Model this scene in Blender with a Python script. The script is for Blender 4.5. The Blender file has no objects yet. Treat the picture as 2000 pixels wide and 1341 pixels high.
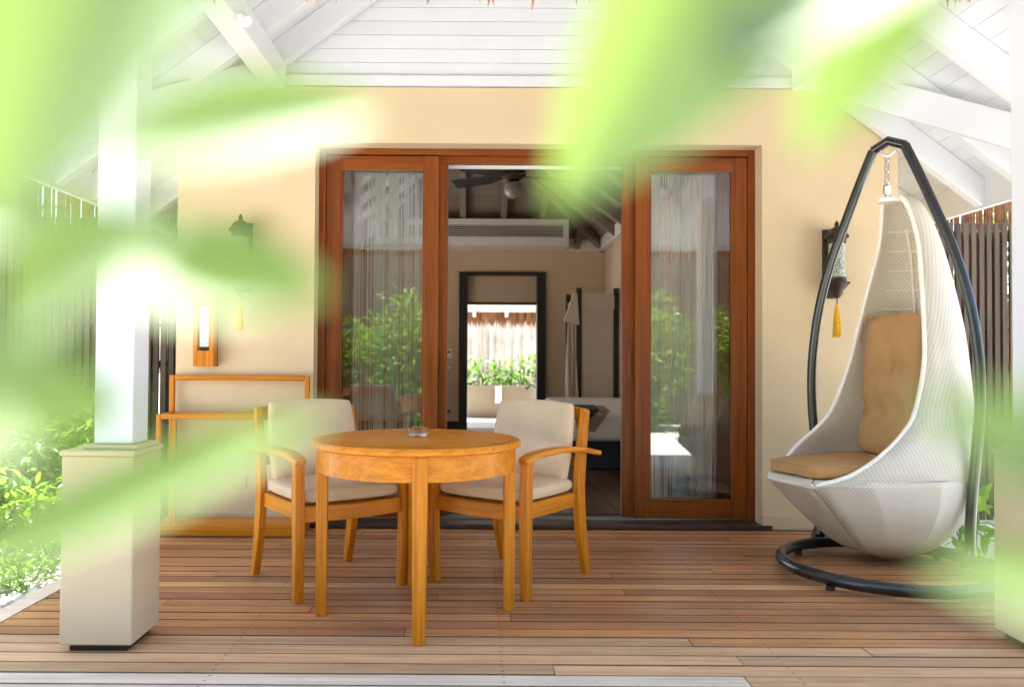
import bpy, bmesh, math, random
from mathutils import Vector, Matrix
R = math.radians
random.seed(7)
sc = bpy.context.scene
COL = sc.collection

# ------------------------------------------------------------------ camera, sky, sun, exposure
CAMH = 1.08
cd = bpy.data.cameras.new('camera'); cam = bpy.data.objects.new('camera', cd); COL.objects.link(cam)
cam.matrix_world = Matrix.Translation((0, 0, CAMH)) @ Matrix.Rotation(R(90 + 1.05), 4, 'X') @ Matrix.Rotation(R(0.33), 4, 'Z')
cd.sensor_width = 36; cd.sensor_fit = 'HORIZONTAL'; cd.lens = 28.8
cd.shift_x = 0.035; cd.shift_y = 0.0
cd.clip_start = 0.02; cd.clip_end = 500
cd.dof.use_dof = True; cd.dof.focus_distance = 4.3; cd.dof.aperture_fstop = 2.7
sc.camera = cam

SUN_TO = Vector((-0.12, 0.30, 0.95)).normalized()
w = bpy.data.worlds.new('World'); sc.world = w; w.use_nodes = True
nt = w.node_tree
bg = nt.nodes['Background']
sky = nt.nodes.new('ShaderNodeTexSky'); sky.sky_type = 'NISHITA'; sky.sun_disc = False
sky.sun_elevation = math.asin(SUN_TO.z); sky.sun_rotation = math.atan2(SUN_TO.x, SUN_TO.y)
sky.air_density = 1.0; sky.dust_density = 2.0; sky.ozone_density = 1.0
nt.links.new(sky.outputs[0], bg.inputs[0]); bg.inputs[1].default_value = 0.15
sd = bpy.data.lights.new('sun', 'SUN'); so = bpy.data.objects.new('sun', sd); COL.objects.link(so)
sd.energy = 5.0; sd.angle = R(0.6); sd.color = (1.0, 0.96, 0.91)
so.rotation_euler = (-SUN_TO).to_track_quat('-Z', 'Y').to_euler(); so.location = (0, 0, 20)
sc.view_settings.view_transform = 'Standard'; sc.view_settings.look = 'None'
sc.view_settings.gamma = 1.0; sc.view_settings.exposure = 2.32
sc.view_settings.use_curve_mapping = False
sc.render.engine = 'CYCLES'
cy = sc.cycles
cy.use_denoising = True; cy.denoiser = 'OPENIMAGEDENOISE'
try: cy.denoising_input_passes = 'RGB_ALBEDO_NORMAL'; cy.denoising_prefilter = 'ACCURATE'
except Exception: pass
cy.max_bounces = 14; cy.diffuse_bounces = 7; cy.glossy_bounces = 5; cy.transmission_bounces = 8; cy.transparent_max_bounces = 24
cy.caustics_reflective = False; cy.caustics_refractive = False; cy.sample_clamp_indirect = 8.0
cy.use_adaptive_sampling = False

# ------------------------------------------------------------------ materials
MATS = {}
def new_mat(name):
    m = bpy.data.materials.new(name); m.use_nodes = True; MATS[name] = m
    return m, m.node_tree, m.node_tree.nodes['Principled BSDF']
def lk(t, a, b): t.links.new(a, b)
def ramp(t, fac, stops):
    r = t.nodes.new('ShaderNodeValToRGB')
    els = r.color_ramp.elements
    while len(els) < len(stops): els.new(0.5)
    for e, (p, c) in zip(els, stops): e.position = p; e.color = (*c, 1)
    lk(t, fac, r.inputs[0]); return r.outputs[0]
def noise(t, vec, scale, detail=4, rough=0.55, dist=0.0):
    n = t.nodes.new('ShaderNodeTexNoise'); n.inputs['Scale'].default_value = scale
    n.inputs['Detail'].default_value = detail; n.inputs['Roughness'].default_value = rough
    n.inputs['Distortion'].default_value = dist
    if vec is not None: lk(t, vec, n.inputs['Vector'])
    return n.outputs['Fac']
def mixc(t, fac, a, b, mode='MIX'):
    m = t.nodes.new('ShaderNodeMix'); m.data_type = 'RGBA'; m.blend_type = mode
    for s, v in ((m.inputs[0], fac), (m.inputs[6], a), (m.inputs[7], b)):
        if hasattr(v, 'is_linked'): lk(t, v, s)
        elif isinstance(v, (int, float)): s.default_value = v
        else: s.default_value = (*v, 1)
    return m.outputs[2]
def bump(t, bs, h, strength, dist=0.01):
    b = t.nodes.new('ShaderNodeBump'); b.inputs['Strength'].default_value = strength; b.inputs['Distance'].default_value = dist
    lk(t, h, b.inputs['Height']); lk(t, b.outputs[0], bs.inputs['Normal'])
def coords(t, kind='Object', scale=(1, 1, 1), rand=False):
    if kind == 'World':
        out = t.nodes.new('ShaderNodeNewGeometry').outputs['Position']
    else:
        out = t.nodes.new('ShaderNodeTexCoord').outputs[kind]
    if rand:
        oi = t.nodes.new('ShaderNodeObjectInfo')
        mu = t.nodes.new('ShaderNodeMath'); mu.operation = 'MULTIPLY'; mu.inputs[1].default_value = 37.0
        lk(t, oi.outputs['Random'], mu.inputs[0])
        va = t.nodes.new('ShaderNodeVectorMath'); va.operation = 'ADD'
        lk(t, out, va.inputs[0]); lk(t, mu.outputs[0], va.inputs[1]); out = va.outputs[0]
    mp = t.nodes.new('ShaderNodeMapping'); mp.inputs['Scale'].default_value = scale
    lk(t, out, mp.inputs['Vector']); return mp.outputs[0]

def wood(name, light, mid, dark, axis, rough=0.4, kind='Object', gscale=26, stretch=0.05, objvar=None, spec=0.5, mottle=0.0, grey=None):
    m, t, b = new_mat(name)
    s = [1, 1, 1]; s['xyz'.index(axis)] = stretch
    v = coords(t, kind, s, rand=True)
    n1 = noise(t, v, gscale, 6, 0.6, 0.6)
    c = ramp(t, n1, [(0.34, dark), (0.5, mid), (0.68, light)])
    n2 = noise(t, v, gscale * 5, 3, 0.6)
    c = mixc(t, 0.35, c, ramp(t, n2, [(0.35, dark), (0.65, light)]), 'MIX')
    if objvar:
        oi = t.nodes.new('ShaderNodeObjectInfo')
        c = mixc(t, 1.0, c, ramp(t, oi.outputs['Random'], objvar), 'MULTIPLY')
    if mottle:
        v2 = coords(t, 'World', (1.0, 1.6, 1))
        c = mixc(t, mottle, c, ramp(t, noise(t, v2, 2.2, 5, 0.65), [(0.35, (0.62, 0.59, 0.58)), (0.62, (1.1, 1.08, 1.05))]), 'MULTIPLY')
    lk(t, c, b.inputs['Base Color'])
    rr = ramp(t, n1, [(0.2, (rough * 1.3,) * 3), (0.8, (rough * 0.8,) * 3)])
    lk(t, rr, b.inputs['Roughness']); b.inputs['Specular IOR Level'].default_value = spec
    bump(t, b, n2, 0.12, 0.003)
    return m
def plain(name, col, rough=0.6, metal=0.0, var=0.0, vscale=4.0, bmp=0.0, bscale=80, spec=0.5, kind='Object', objvar=0.0):
    m, t, b = new_mat(name)
    b.inputs['Roughness'].default_value = rough; b.inputs['Metallic'].default_value = metal
    b.inputs['Specular IOR Level'].default_value = spec
    v = coords(t, kind)
    if var:
        n = noise(t, v, vscale, 5, 0.6)
        lo = tuple(c * (1 - var) for c in col); hi = tuple(min(1, c * (1 + var * 0.6)) for c in col)
        c = ramp(t, n, [(0.3, lo), (0.7, hi)])
        if objvar:
            oi = t.nodes.new('ShaderNodeObjectInfo')
            c = mixc(t, 1.0, c, ramp(t, oi.outputs['Random'], [(0, (1 - objvar,) * 3), (1, (1, 1, 1))]), 'MULTIPLY')
        lk(t, c, b.inputs['Base Color'])
    else: b.inputs['Base Color'].default_value = (*col, 1)
    if bmp: bump(t, b, noise(t, v, bscale, 4, 0.6), bmp, 0.004)
    return m

TEAK = ((0.70, 0.262, 0.018), (0.57, 0.190, 0.009), (0.38, 0.112, 0.005))
for a in 'xyz': wood('teak_' + a, *TEAK, a, rough=0.36, gscale=36, stretch=0.028, spec=0.22)
DOORW = ((0.29, 0.078, 0.009), (0.205, 0.048, 0.005), (0.115, 0.025, 0.003))
for a in 'xz': wood('door_wood_' + a, *DOORW, a, rough=0.33, gscale=24, stretch=0.03, spec=0.3)
wood('deck_wood', (0.66, 0.335, 0.140), (0.51, 0.238, 0.092), (0.33, 0.145, 0.056), 'x', rough=0.40, spec=0.45, kind='World', gscale=34, stretch=0.035,
     objvar=[(0.0, (0.70, 0.64, 0.64)), (0.3, (0.88, 0.85, 0.84)), (0.6, (1.0, 0.97, 0.95)), (0.85, (1.08, 1.03, 0.96)), (1.0, (1.18, 1.1, 1.0))], mottle=0.45)
wood('deck_wood_light', (0.76, 0.44, 0.20), (0.66, 0.36, 0.145), (0.48, 0.245, 0.095), 'x', rough=0.45, spec=0.3, kind='World', gscale=34, stretch=0.035, mottle=0.3)
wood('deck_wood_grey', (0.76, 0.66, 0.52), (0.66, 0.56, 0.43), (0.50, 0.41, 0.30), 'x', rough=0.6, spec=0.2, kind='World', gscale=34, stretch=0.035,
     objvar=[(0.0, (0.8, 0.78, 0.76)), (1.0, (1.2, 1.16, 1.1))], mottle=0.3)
wood('deck_wood_weathered_lit', (0.72, 0.48, 0.270), (0.60, 0.37, 0.195), (0.42, 0.25, 0.125), 'x', rough=0.48, kind='World', gscale=34, stretch=0.035, spec=0.25,
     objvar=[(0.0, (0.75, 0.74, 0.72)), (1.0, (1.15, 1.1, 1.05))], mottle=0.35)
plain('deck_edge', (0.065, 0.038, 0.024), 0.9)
wood('dark_slat', (0.105, 0.072, 0.045), (0.072, 0.049, 0.031), (0.04, 0.028, 0.018), 'z', rough=0.65, gscale=26, objvar=[(0, (0.7, 0.7, 0.7)), (1, (1.4, 1.3, 1.15))])
wood('black_wood', (0.020, 0.014, 0.012), (0.014, 0.010, 0.009), (0.008, 0.006, 0.006), 'z', rough=0.4)
wood('room_wood', (0.14, 0.06, 0.028), (0.10, 0.04, 0.018), (0.055, 0.022, 0.010), 'y', rough=0.22, kind='World', gscale=20,
     objvar=[(0, (0.75, 0.75, 0.75)), (1, (1.25, 1.2, 1.1))])
plain('plaster', (0.635, 0.50, 0.315), 0.85, var=0.10, vscale=1.1, bmp=0.22, bscale=38, kind='World')
plain('plinth_plaster', (0.58, 0.445, 0.285), 0.8, var=0.06, vscale=2.0, bmp=0.08, bscale=70, kind='World')
plain('room_plaster', (0.62, 0.48, 0.345), 0.85, var=0.05, vscale=1.2, bmp=0.06, bscale=60, kind='World')
plain('white_paint', (0.70, 0.72, 0.745), 0.45, var=0.04, vscale=3, bmp=0.05, bscale=40, kind='World', objvar=0.05)
plain('column_paint', (0.64, 0.65, 0.67), 0.5, var=0.03, vscale=3, bmp=0.05, bscale=50, kind='World')
plain('room_white', (0.72, 0.68, 0.63), 0.6, var=0.04, vscale=3, kind='World')
plain('room_ceiling', (0.23, 0.185, 0.15), 0.55, var=0.10, vscale=2, kind='World', objvar=0.15)
plain('cushion_beige', (0.62, 0.46, 0.30), 0.9, var=0.07, vscale=9, bmp=0.55, bscale=16)
plain('cushion_tan', (0.44, 0.245, 0.095), 0.85, var=0.12, vscale=8, bmp=0.7, bscale=15)
plain('black_metal', (0.010, 0.011, 0.012), 0.24, metal=0.0, var=0.2, vscale=30, bmp=0.03, bscale=120, spec=0.7)
plain('steel', (0.62, 0.60, 0.57), 0.3, metal=1.0, var=0.1, vscale=30)
plain('bronze', (0.055, 0.040, 0.030), 0.5, metal=0.6, var=0.4, vscale=50, bmp=0.3, bscale=140)
plain('tassel_gold', (0.85, 0.50, 0.02), 0.6, var=0.25, vscale=60)
plain('plate_white', (0.78, 0.78, 0.75), 0.4, var=0.03)
plain('plate_grey', (0.45, 0.44, 0.42), 0.4, var=0.03)
plain('globe_glass', (0.22, 0.20, 0.18), 0.3)
plain('ink', (0.02, 0.02, 0.02), 0.6)
plain('threshold', (0.055, 0.030, 0.024), 0.4, var=0.3, vscale=8, kind='World')
plain('dark_reed', (0.075, 0.05, 0.032), 0.85, var=0.5, vscale=9, kind='World')
plain('reed', (0.30, 0.135, 0.05), 0.8, var=0.5, vscale=12, kind='World')
plain('thatch', (0.36, 0.17, 0.075), 0.85, var=0.55, vscale=30, kind='World', bmp=0.4, bscale=60)
plain('sand', (0.64, 0.61, 0.56), 0.9, var=0.15, vscale=1.2, bmp=0.4, bscale=14, kind='World')
plain('pebble', (0.66, 0.64, 0.58), 0.7, var=0.3, vscale=9, kind='World')
plain('stone_floor', (0.52, 0.48, 0.41), 0.35, var=0.08, vscale=2, kind='World')
plain('bath_stone', (0.25, 0.205, 0.14), 0.6, var=0.08, vscale=4, kind='World')
plain('linen', (0.78, 0.77, 0.75), 0.9, var=0.04, vscale=5, bmp=0.1, bscale=200)
plain('drape', (0.60, 0.52, 0.45), 0.9, var=0.06, vscale=5)
plain('runner_brown', (0.30, 0.215, 0.15), 0.9, var=0.1, vscale=8)
plain('runner_black', (0.018, 0.017, 0.018), 0.9)
plain('bed_base', (0.012, 0.020, 0.030), 0.5)
plain('bark', (0.16, 0.12, 0.07), 0.8, var=0.3, vscale=20)
plain('green_stem', (0.16, 0.24, 0.06), 0.6, var=0.2, vscale=20)
plain('white_wall', (0.55, 0.51, 0.45), 0.8, var=0.04, kind='World')
plain('string_thread', (0.84, 0.83, 0.77), 0.8)

def leaf_mat(name, col, trans, tfac=0.45, rough=0.3, spec=0.5):
    m, t, b = new_mat(name)
    v = coords(t, 'World')
    n = noise(t, v, 3.0, 3)
    oi = t.nodes.new('ShaderNodeObjectInfo')
    c = ramp(t, n, [(0.3, tuple(x * 0.6 for x in col)), (0.7, tuple(x * 1.35 for x in col))])
    lk(t, c, b.inputs['Base Color']); b.inputs['Roughness'].default_value = rough; b.inputs['Specular IOR Level'].default_value = spec
    tr = t.nodes.new('ShaderNodeBsdfTranslucent'); tr.inputs[0].default_value = (*trans, 1)
    mx = t.nodes.new('ShaderNodeMixShader'); mx.inputs[0].default_value = tfac
    lk(t, b.outputs[0], mx.inputs[1]); lk(t, tr.outputs[0], mx.inputs[2])
    lk(t, mx.outputs[0], t.nodes['Material Output'].inputs[0]); return m
leaf_mat('leaf_green', (0.055, 0.13, 0.022), (0.16, 0.32, 0.03))
leaf_mat('leaf_bright', (0.11, 0.23, 0.03), (0.32, 0.52, 0.05))
leaf_mat('leaf_near', (0.165, 0.205, 0.125), (0.185, 0.315, 0.022), tfac=0.42, rough=0.56, spec=0.45)
leaf_mat('curtain_white', (0.55, 0.505, 0.44), (0.40, 0.355, 0.29), tfac=0.4, rough=0.9, spec=0.1)

def glass_mat(name, refl, tint=(1, 1, 1), rough=0.0, mult=1.0):
    m, t, b = new_mat(name)
    t.nodes.remove(b)
    tp = t.nodes.new('ShaderNodeBsdfTransparent'); tp.inputs[0].default_value = (*tint, 1)
    gl = t.nodes.new('ShaderNodeBsdfGlossy'); gl.inputs['Roughness'].default_value = rough
    fr = t.nodes.new('ShaderNodeFresnel'); fr.inputs[0].default_value = refl
    mx = t.nodes.new('ShaderNodeMixShader')
    lk(t, fr.outputs[0], mx.inputs[0]); lk(t, tp.outputs[0], mx.inputs[1]); lk(t, gl.outputs[0], mx.inputs[2])
    lk(t, mx.outputs[0], t.nodes['Material Output'].inputs[0]); return m
glass_mat('door_glass', 1.85, (0.975, 0.985, 0.98))
m, t, b = new_mat('ashtray_glass')
b.inputs['Transmission Weight'].default_value = 1.0; b.inputs['Roughness'].default_value = 0.02; b.inputs['IOR'].default_value = 1.48
m, t, b = new_mat('lantern_glass')
b.inputs['Base Color'].default_value = (0.50, 0.52, 0.44, 1); b.inputs['Roughness'].default_value = 0.25
vv = coords(t, 'Object', (1, 1, 1))
vo = t.nodes.new('ShaderNodeTexVoronoi'); vo.inputs['Scale'].default_value = 90; lk(t, vv, vo.inputs['Vector'])
lk(t, ramp(t, vo.outputs['Distance'], [(0.1, (0.62, 0.63, 0.55)), (0.6, (0.22, 0.24, 0.19))]), b.inputs['Base Color'])
bump(t, b, vo.outputs['Distance'], 0.6, 0.006)

# wicker weave: uses a UV map in metres
def wicker(name, col):
    m, t, b = new_mat(name)
    uv = t.nodes.new('ShaderNodeTexCoord').outputs['UV']
    sx = t.nodes.new('ShaderNodeSeparateXYZ'); lk(t, uv, sx.inputs[0])
    def mth(op, a, bb=None):
        n = t.nodes.new('ShaderNodeMath'); n.operation = op
        for i, v in enumerate((a, bb)):
            if v is None: continue
            if hasattr(v, 'is_linked'): lk(t, v, n.inputs[i])
            else: n.inputs[i].default_value = v
        return n.outputs[0]
    P = 0.0105; Q = 0.023
    row = mth('FLOOR', mth('DIVIDE', sx.outputs[1], P))
    ph = mth('MULTIPLY', mth('MODULO', row, 2.0), math.pi)
    a = mth('SINE', mth('ADD', mth('MULTIPLY', sx.outputs[0], 2 * math.pi / Q), ph))
    bb = mth('ABSOLUTE', mth('SINE', mth('MULTIPLY', sx.outputs[1], math.pi / P)))
    h = mth('MULTIPLY', mth('ADD', mth('MULTIPLY', a, 0.5), 0.6), bb)
    c = ramp(t, h, [(0.0, tuple(x * 0.66 for x in col)), (0.32, tuple(x * 0.95 for x in col)), (0.9, col)])
    v = coords(t, 'Object'); c = mixc(t, 0.5, c, ramp(t, noise(t, v, 5, 4), [(0.3, (0.88, 0.86, 0.82)), (0.7, (1, 1, 1))]), 'MULTIPLY')
    lk(t, c, b.inputs['Base Color']); b.inputs['Roughness'].default_value = 0.5
    bump(t, b, h, 0.5, 0.004)
    tr = t.nodes.new('ShaderNodeBsdfTranslucent'); lk(t, c, tr.inputs[0])
    mx = t.nodes.new('ShaderNodeMixShader'); mx.inputs[0].default_value = 0.33
    lk(t, b.outputs[0], mx.inputs[1]); lk(t, tr.outputs[0], mx.inputs[2]); lk(t, mx.outputs[0], t.nodes['Material Output'].inputs[0])
wicker('wicker', (0.94, 0.885, 0.77))
plain('wicker_band', (0.90, 0.86, 0.77), 0.5, var=0.08, vscale=60, bmp=0.5, bscale=160)

# ------------------------------------------------------------------ mesh builder
class MB:
    def __init__(s): s.v = []; s.f = []; s.uv = None
    def add(s, vs, fs):
        o = len(s.v); s.v += [tuple(p) for p in vs]; s.f += [tuple(i + o for i in f) for f in fs]; return s
    def box(s, x0, x1, y0, y1, z0, z1):
        return s.add([(x0, y0, z0), (x1, y0, z0), (x1, y1, z0), (x0, y1, z0), (x0, y0, z1), (x1, y0, z1), (x1, y1, z1), (x0, y1, z1)],
                     [(0, 3, 2, 1), (4, 5, 6, 7), (0, 1, 5, 4), (1, 2, 6, 5), (2, 3, 7, 6), (3, 0, 4, 7)])
    def beam(s, a, b, wd, ht, up=(0, 0, 1), off=0.0):
        a = Vector(a); b = Vector(b); d = (b - a).normalized(); sd = d.cross(Vector(up)).normalized(); u = sd.cross(d)
        vs = []
        for p in (a, b):
            for (i, j) in ((-1, -1), (1, -1), (1, 1), (-1, 1)): vs.append(p + sd * i * wd / 2 + u * (j * ht / 2 + off))
        return s.add(vs, [(0, 3, 2, 1), (4, 5, 6, 7), (0, 1, 5, 4), (1, 2, 6, 5), (2, 3, 7, 6), (3, 0, 4, 7)])
    def prism(s, poly, d):                      # poly: list of 3-D points, extruded by vector d
        n = len(poly); d = Vector(d); vs = [Vector(p) for p in poly] + [Vector(p) + d for p in poly]
        return s.add(vs, [tuple(range(n))[::-1], tuple(range(n, 2 * n))] + [(i, (i + 1) % n, n + (i + 1) % n, n + i) for i in range(n)])
    def tube(s, pts, rad, n=8, closed=False, cap=True):
        pts = [Vector(p) for p in pts]; N = len(pts); vs = []; fs = []; ref = None
        for i, p in enumerate(pts):
            if closed: d = pts[(i + 1) % N] - pts[i - 1]
            else: d = pts[min(i + 1, N - 1)] - pts[max(i - 1, 0)]
            d.normalize()
            if ref is None: ref = d.orthogonal().normalized()
            ref = (ref - d * ref.dot(d)).normalized(); bt = d.cross(ref)
            r = rad[i] if isinstance(rad, (list, tuple)) else rad
            for k in range(n):
                a = 2 * math.pi * k / n; vs.append(p + (ref * math.cos(a) + bt * math.sin(a)) * r)
        for i in range(N if closed else N - 1):
            j = (i + 1) % N
            for k in range(n): fs.append((i * n + k, i * n + (k + 1) % n, j * n + (k + 1) % n, j * n + k))
        if cap and not closed: fs += [tuple(range(n))[::-1], tuple(range((N - 1) * n, N * n))]
        return s.add(vs, fs)
    def strip(s, pts, w, h, side):              # rectangular section swept along pts; w,h lists or numbers; side = list/vector of the width direction
        N = len(pts); vs = []; fs = []
        for i, p in enumerate(pts):
            p = Vector(p); d = (Vector(pts[min(i + 1, N - 1)]) - Vector(pts[max(i - 1, 0)])).normalized()
            sv = Vector(side); sv = (sv - d * sv.dot(d)).normalized(); u = sv.cross(d)
            ww = w[i] if isinstance(w, (list, tuple)) else w; hh = h[i] if isinstance(h, (list, tuple)) else h
            for (a, b) in ((-1, -1), (1, -1), (1, 1), (-1, 1)): vs.append(p + sv * a * ww / 2 + u * b * hh / 2)
        for i in range(N - 1):
            for k in range(4): fs.append((i * 4 + k, i * 4 + (k + 1) % 4, i * 4 + 4 + (k + 1) % 4, i * 4 + 4 + k))
        fs += [(0, 1, 2, 3)[::-1], tuple(range(N * 4 - 4, N * 4))]
        return s.add(vs, fs)
    def lathe(s, prof, c=(0, 0, 0), n=20):
        vs = []; fs = []; N = len(prof); c = Vector(c)
        for (r, z) in prof:
            for k in range(n):
                a = 2 * math.pi * k / n; vs.append(c + Vector((r * math.cos(a), r * math.sin(a), z)))
        for i in range(N - 1):
            for k in range(n): fs.append((i * n + k, i * n + (k + 1) % n, i * n + n + (k + 1) % n, i * n + n + k))
        fs += [tuple(range(n))[::-1], tuple(range((N - 1) * n, N * n))]
        return s.add(vs, fs)
    def build(s, name, mat, parent=None, smooth=False, bevel=0.0, sub=0, seg=2, angle=35):
        me = bpy.data.meshes.new(name); me.from_pydata(s.v, [], s.f); me.update()
        bm = bmesh.new(); bm.from_mesh(me); bmesh.ops.recalc_face_normals(bm, faces=bm.faces); bm.to_mesh(me); bm.free()
        if s.uv:
            ul = me.uv_layers.new(name='UVMap')
            for lp in me.loops: ul.data[lp.index].uv = s.uv[lp.vertex_index]
        me.materials.append(MATS[mat])
        if smooth:
            for p in me.polygons: p.use_smooth = True
        o = bpy.data.objects.new(name, me); COL.objects.link(o)
        if parent: o.parent = parent
        if smooth and not sub:
            try: me.set_sharp_from_angle(angle=R(angle))
            except Exception: pass
        if bevel:
            b = o.modifiers.new('bevel', 'BEVEL'); b.width = bevel; b.segments = seg; b.limit_method = 'ANGLE'; b.angle_limit = R(40)
        if sub:
            b = o.modifiers.new('sub', 'SUBSURF'); b.levels = sub; b.render_levels = sub
        return o
def BX(*a): return MB().box(*a)
def tag(o, label=None, cat=None, group=None, kind=None):
    if label: o['label'] = label
    if cat: o['category'] = cat
    if group: o['group'] = group
    if kind: o['kind'] = kind
    return o
def thing(name, label, cat, loc=(0, 0, 0), rz=0.0, group=None):
    o = bpy.data.objects.new(name, None); COL.objects.link(o); o.location = loc; o.rotation_euler = (0, 0, rz)
    o.empty_display_size = 0.1
    return tag(o, label, cat, group)
def struct(name, loc=(0, 0, 0)):
    o = bpy.data.objects.new(name, None); COL.objects.link(o); o.location = loc; o['kind'] = 'structure'; o.empty_display_size = 0.1; return o
def copy_tree(o, parent=None):
    c = o.copy(); COL.objects.link(c); c.parent = parent
    for ch in list(o.children): copy_tree(ch, c)
    return c
def inst(src, parent, loc, scale=(1, 1, 1), rot=None, mat=None):
    c = src.copy(); COL.objects.link(c); c.parent = parent; c.location = loc; c.scale = scale
    if rot: c.rotation_euler = rot
    return c
def lerp(tab, x):
    if x <= tab[0][0]: return tab[0][1:]
    for a, b in zip(tab, tab[1:]):
        if x <= b[0]:
            k = (x - a[0]) / (b[0] - a[0]); return tuple(p + (q - p) * k for p, q in zip(a[1:], b[1:]))
    return tab[-1][1:]
def smooth_tab(tab, n):                      # catmull-rom resample of rows
    out = []; N = len(tab)
    for i in range(n):
        t = i / (n - 1) * (N - 1); k = min(int(t), N - 2); u = t - k
        p0, p1, p2, p3 = tab[max(k - 1, 0)], tab[k], tab[k + 1], tab[min(k + 2, N - 1)]
        out.append(tuple(0.5 * (2 * b + (c - a) * u + (2 * a - 5 * b + 4 * c - d) * u * u + (3 * b - a - 3 * c + d) * u ** 3) for a, b, c, d in zip(p0, p1, p2, p3)))
    return out

# ================================================================== SETTING
XC = 0.385                 # centre line of the veranda
YW = 5.24                  # front wall
SL = 0.74                  # roof slope
XE = 2.835                 # half width to the eave
def zb(dx): return 4.60 - 0.285 - SL * abs(dx)      # board plane height at |X-XC|; 4.315 at the ridge
YF = 2.45                  # front eave

g = MB(); 
N = 40
for i in range(N + 1):
    for j in range(N + 1):
        x = -60 + 120 * i / N; y = -60 + 120 * j / N
        g.v.append((x, y, -0.16))
for i in range(N):
    for j in range(N): a = i * (N + 1) + j; g.f.append((a, a + N + 1, a + N + 2, a + 1))
o = g.build('ground', 'sand'); tag(o, kind='structure')

# deck -----------------------------------------------------------------------------------------
deck = struct('deck')
proto = {}
def plank(x0, x1, y, wdt, mat, h=0.026):
    key = (mat, round(wdt, 3))
    if key not in proto:
        b = BX(0, 1, -wdt / 2, wdt / 2, -h, 0).build('plank', mat, deck); proto[key] = b; o = b
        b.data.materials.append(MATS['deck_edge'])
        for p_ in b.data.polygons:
            if abs(p_.normal.z) < .5: p_.material_index = 1  # side faces coloured dark to paint shade into the board gaps
    else:
        o = proto[key].copy(); COL.objects.link(o); o.parent = deck
    o.location = (x0, y, random.uniform(-0.0012, 0.0012)); o.scale = (x1 - x0, 1, 1); return o
PITCH = 0.0955
rows = 39; y = 5.21 - PITCH / 2
rnd = random.Random(11)
special = {  # row: list of seam x (world)
}
for r in range(rows):
    yy = y - r * PITCH
    cuts = [-1.92, 2.66]
    k = rnd.choice([1, 1, 2, 2, 1])
    for _ in range(k): cuts.append(rnd.uniform(-1.4, 2.3))
    cuts = sorted(cuts)
    cc = [cuts[0]]
    for c in cuts[1:]:
        if c - cc[-1] > 0.45: cc.append(c)
        elif c == cuts[-1]: cc[-1] = c
    for a, b2 in zip(cc, cc[1:]):
        u = rnd.random()
        if yy < 2.72 or (yy < 2.95 and rnd.random() < .35): mt = 'deck_wood_grey'  # front rows paler: greying plus the brighter light there, put into the colour
        elif yy < 3.02 or (yy < 3.2 and rnd.random() < .4): mt = 'deck_wood_weathered_lit'
        elif u < 0.09: mt = 'deck_wood_light'
        else: mt = 'deck_wood'
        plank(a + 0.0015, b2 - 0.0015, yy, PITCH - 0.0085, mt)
YD0 = y - (rows - 0.5) * PITCH
for (x0, x1) in ((-2.02, -1.925), (2.665, 2.76)):
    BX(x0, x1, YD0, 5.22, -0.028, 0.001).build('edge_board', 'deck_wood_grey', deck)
    BX(x0 + 0.005, x1 - 0.005, YD0, 5.22, -0.16, -0.03).build('skirt_board', 'dark_slat', deck)
for xx in (-1.9, -0.9, 0.1, 1.1, 2.1, 2.64): BX(xx - 0.03, xx + 0.03, YD0, 5.2, -0.16, -0.032).build('joist', 'black_wood', deck)
BX(-2.0, 2.74, YD0 + 0.01, 5.2, -0.158, -0.150).build('underlay', 'black_wood', deck)

scr = MB()
for r in range(rows):
    for xx in (-1.9, -0.9, 0.1, 1.1, 2.1, 2.64):
        for dy in (-.022, .022):
            cx, cy_ = xx + random.uniform(-.004, .004), y - r * PITCH + dy
            scr.add([(cx + .0042 * math.cos(q * math.pi / 3), cy_ + .0042 * math.sin(q * math.pi / 3), .0024) for q in range(6)], [(0, 1, 2, 3, 4, 5)])
o = scr.build('screw_heads', 'deck_edge', deck); o['kind'] = 'stuff'

# villa walls ----------------------------------------------------------------------------------
OX0, OX1, OZ1 = -1.04, 1.83, 2.46          # opening in the front wall
villa = thing('villa', 'beige plastered villa front with a wide door opening behind the deck', 'building', (0, YW, 0))
WL, WR, WT, WC = -1.92, 2.70, 2.82, 2.585
def wp(x, z): return (x, 0, z)
wall = MB()
wall.prism([wp(WL, 0), wp(OX0, 0), wp(OX0, WT), wp(-1.66, WT), wp(WL, WC)], (0, 0.18, 0))
wall.prism([wp(OX1, 0), wp(WR, 0), wp(WR, WC), wp(2.43, WT), wp(OX1, WT)], (0, 0.18, 0))
wall.prism([wp(OX0, OZ1), wp(OX1, OZ1), wp(OX1, WT), wp(OX0, WT)], (0, 0.18, 0))
fwl = wall.build('front_wall', 'plaster', villa)
BX(WL - 0.006, OX0 - 0.001, -0.010, 0.0, 0.0, 0.095).build('skirting', 'plaster', fwl, bevel=0.003)
BX(OX1 + 0.001, WR + 0.006, -0.010, 0.0, 0.0, 0.095).build('skirting', 'plaster', fwl, bevel=0.003)
# side walls of the villa
for (ya, yb_, za, zb_) in ((.18, .9, -.1, 2.6), (6.0, 7.2, -.1, 2.6), (.9, 6.0, -.1, .35), (.9, 6.0, 2.35, 2.6)): BX(WL, WL + 0.15, ya, yb_, za, zb_).build('side_wall', 'plaster', villa)  # left wall left open: unseen gap added to brighten the bedroom
BX(WR - 0.15, WR, 0.18, 7.2, -0.1, 2.6).build('side_wall', 'plaster', villa)
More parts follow.
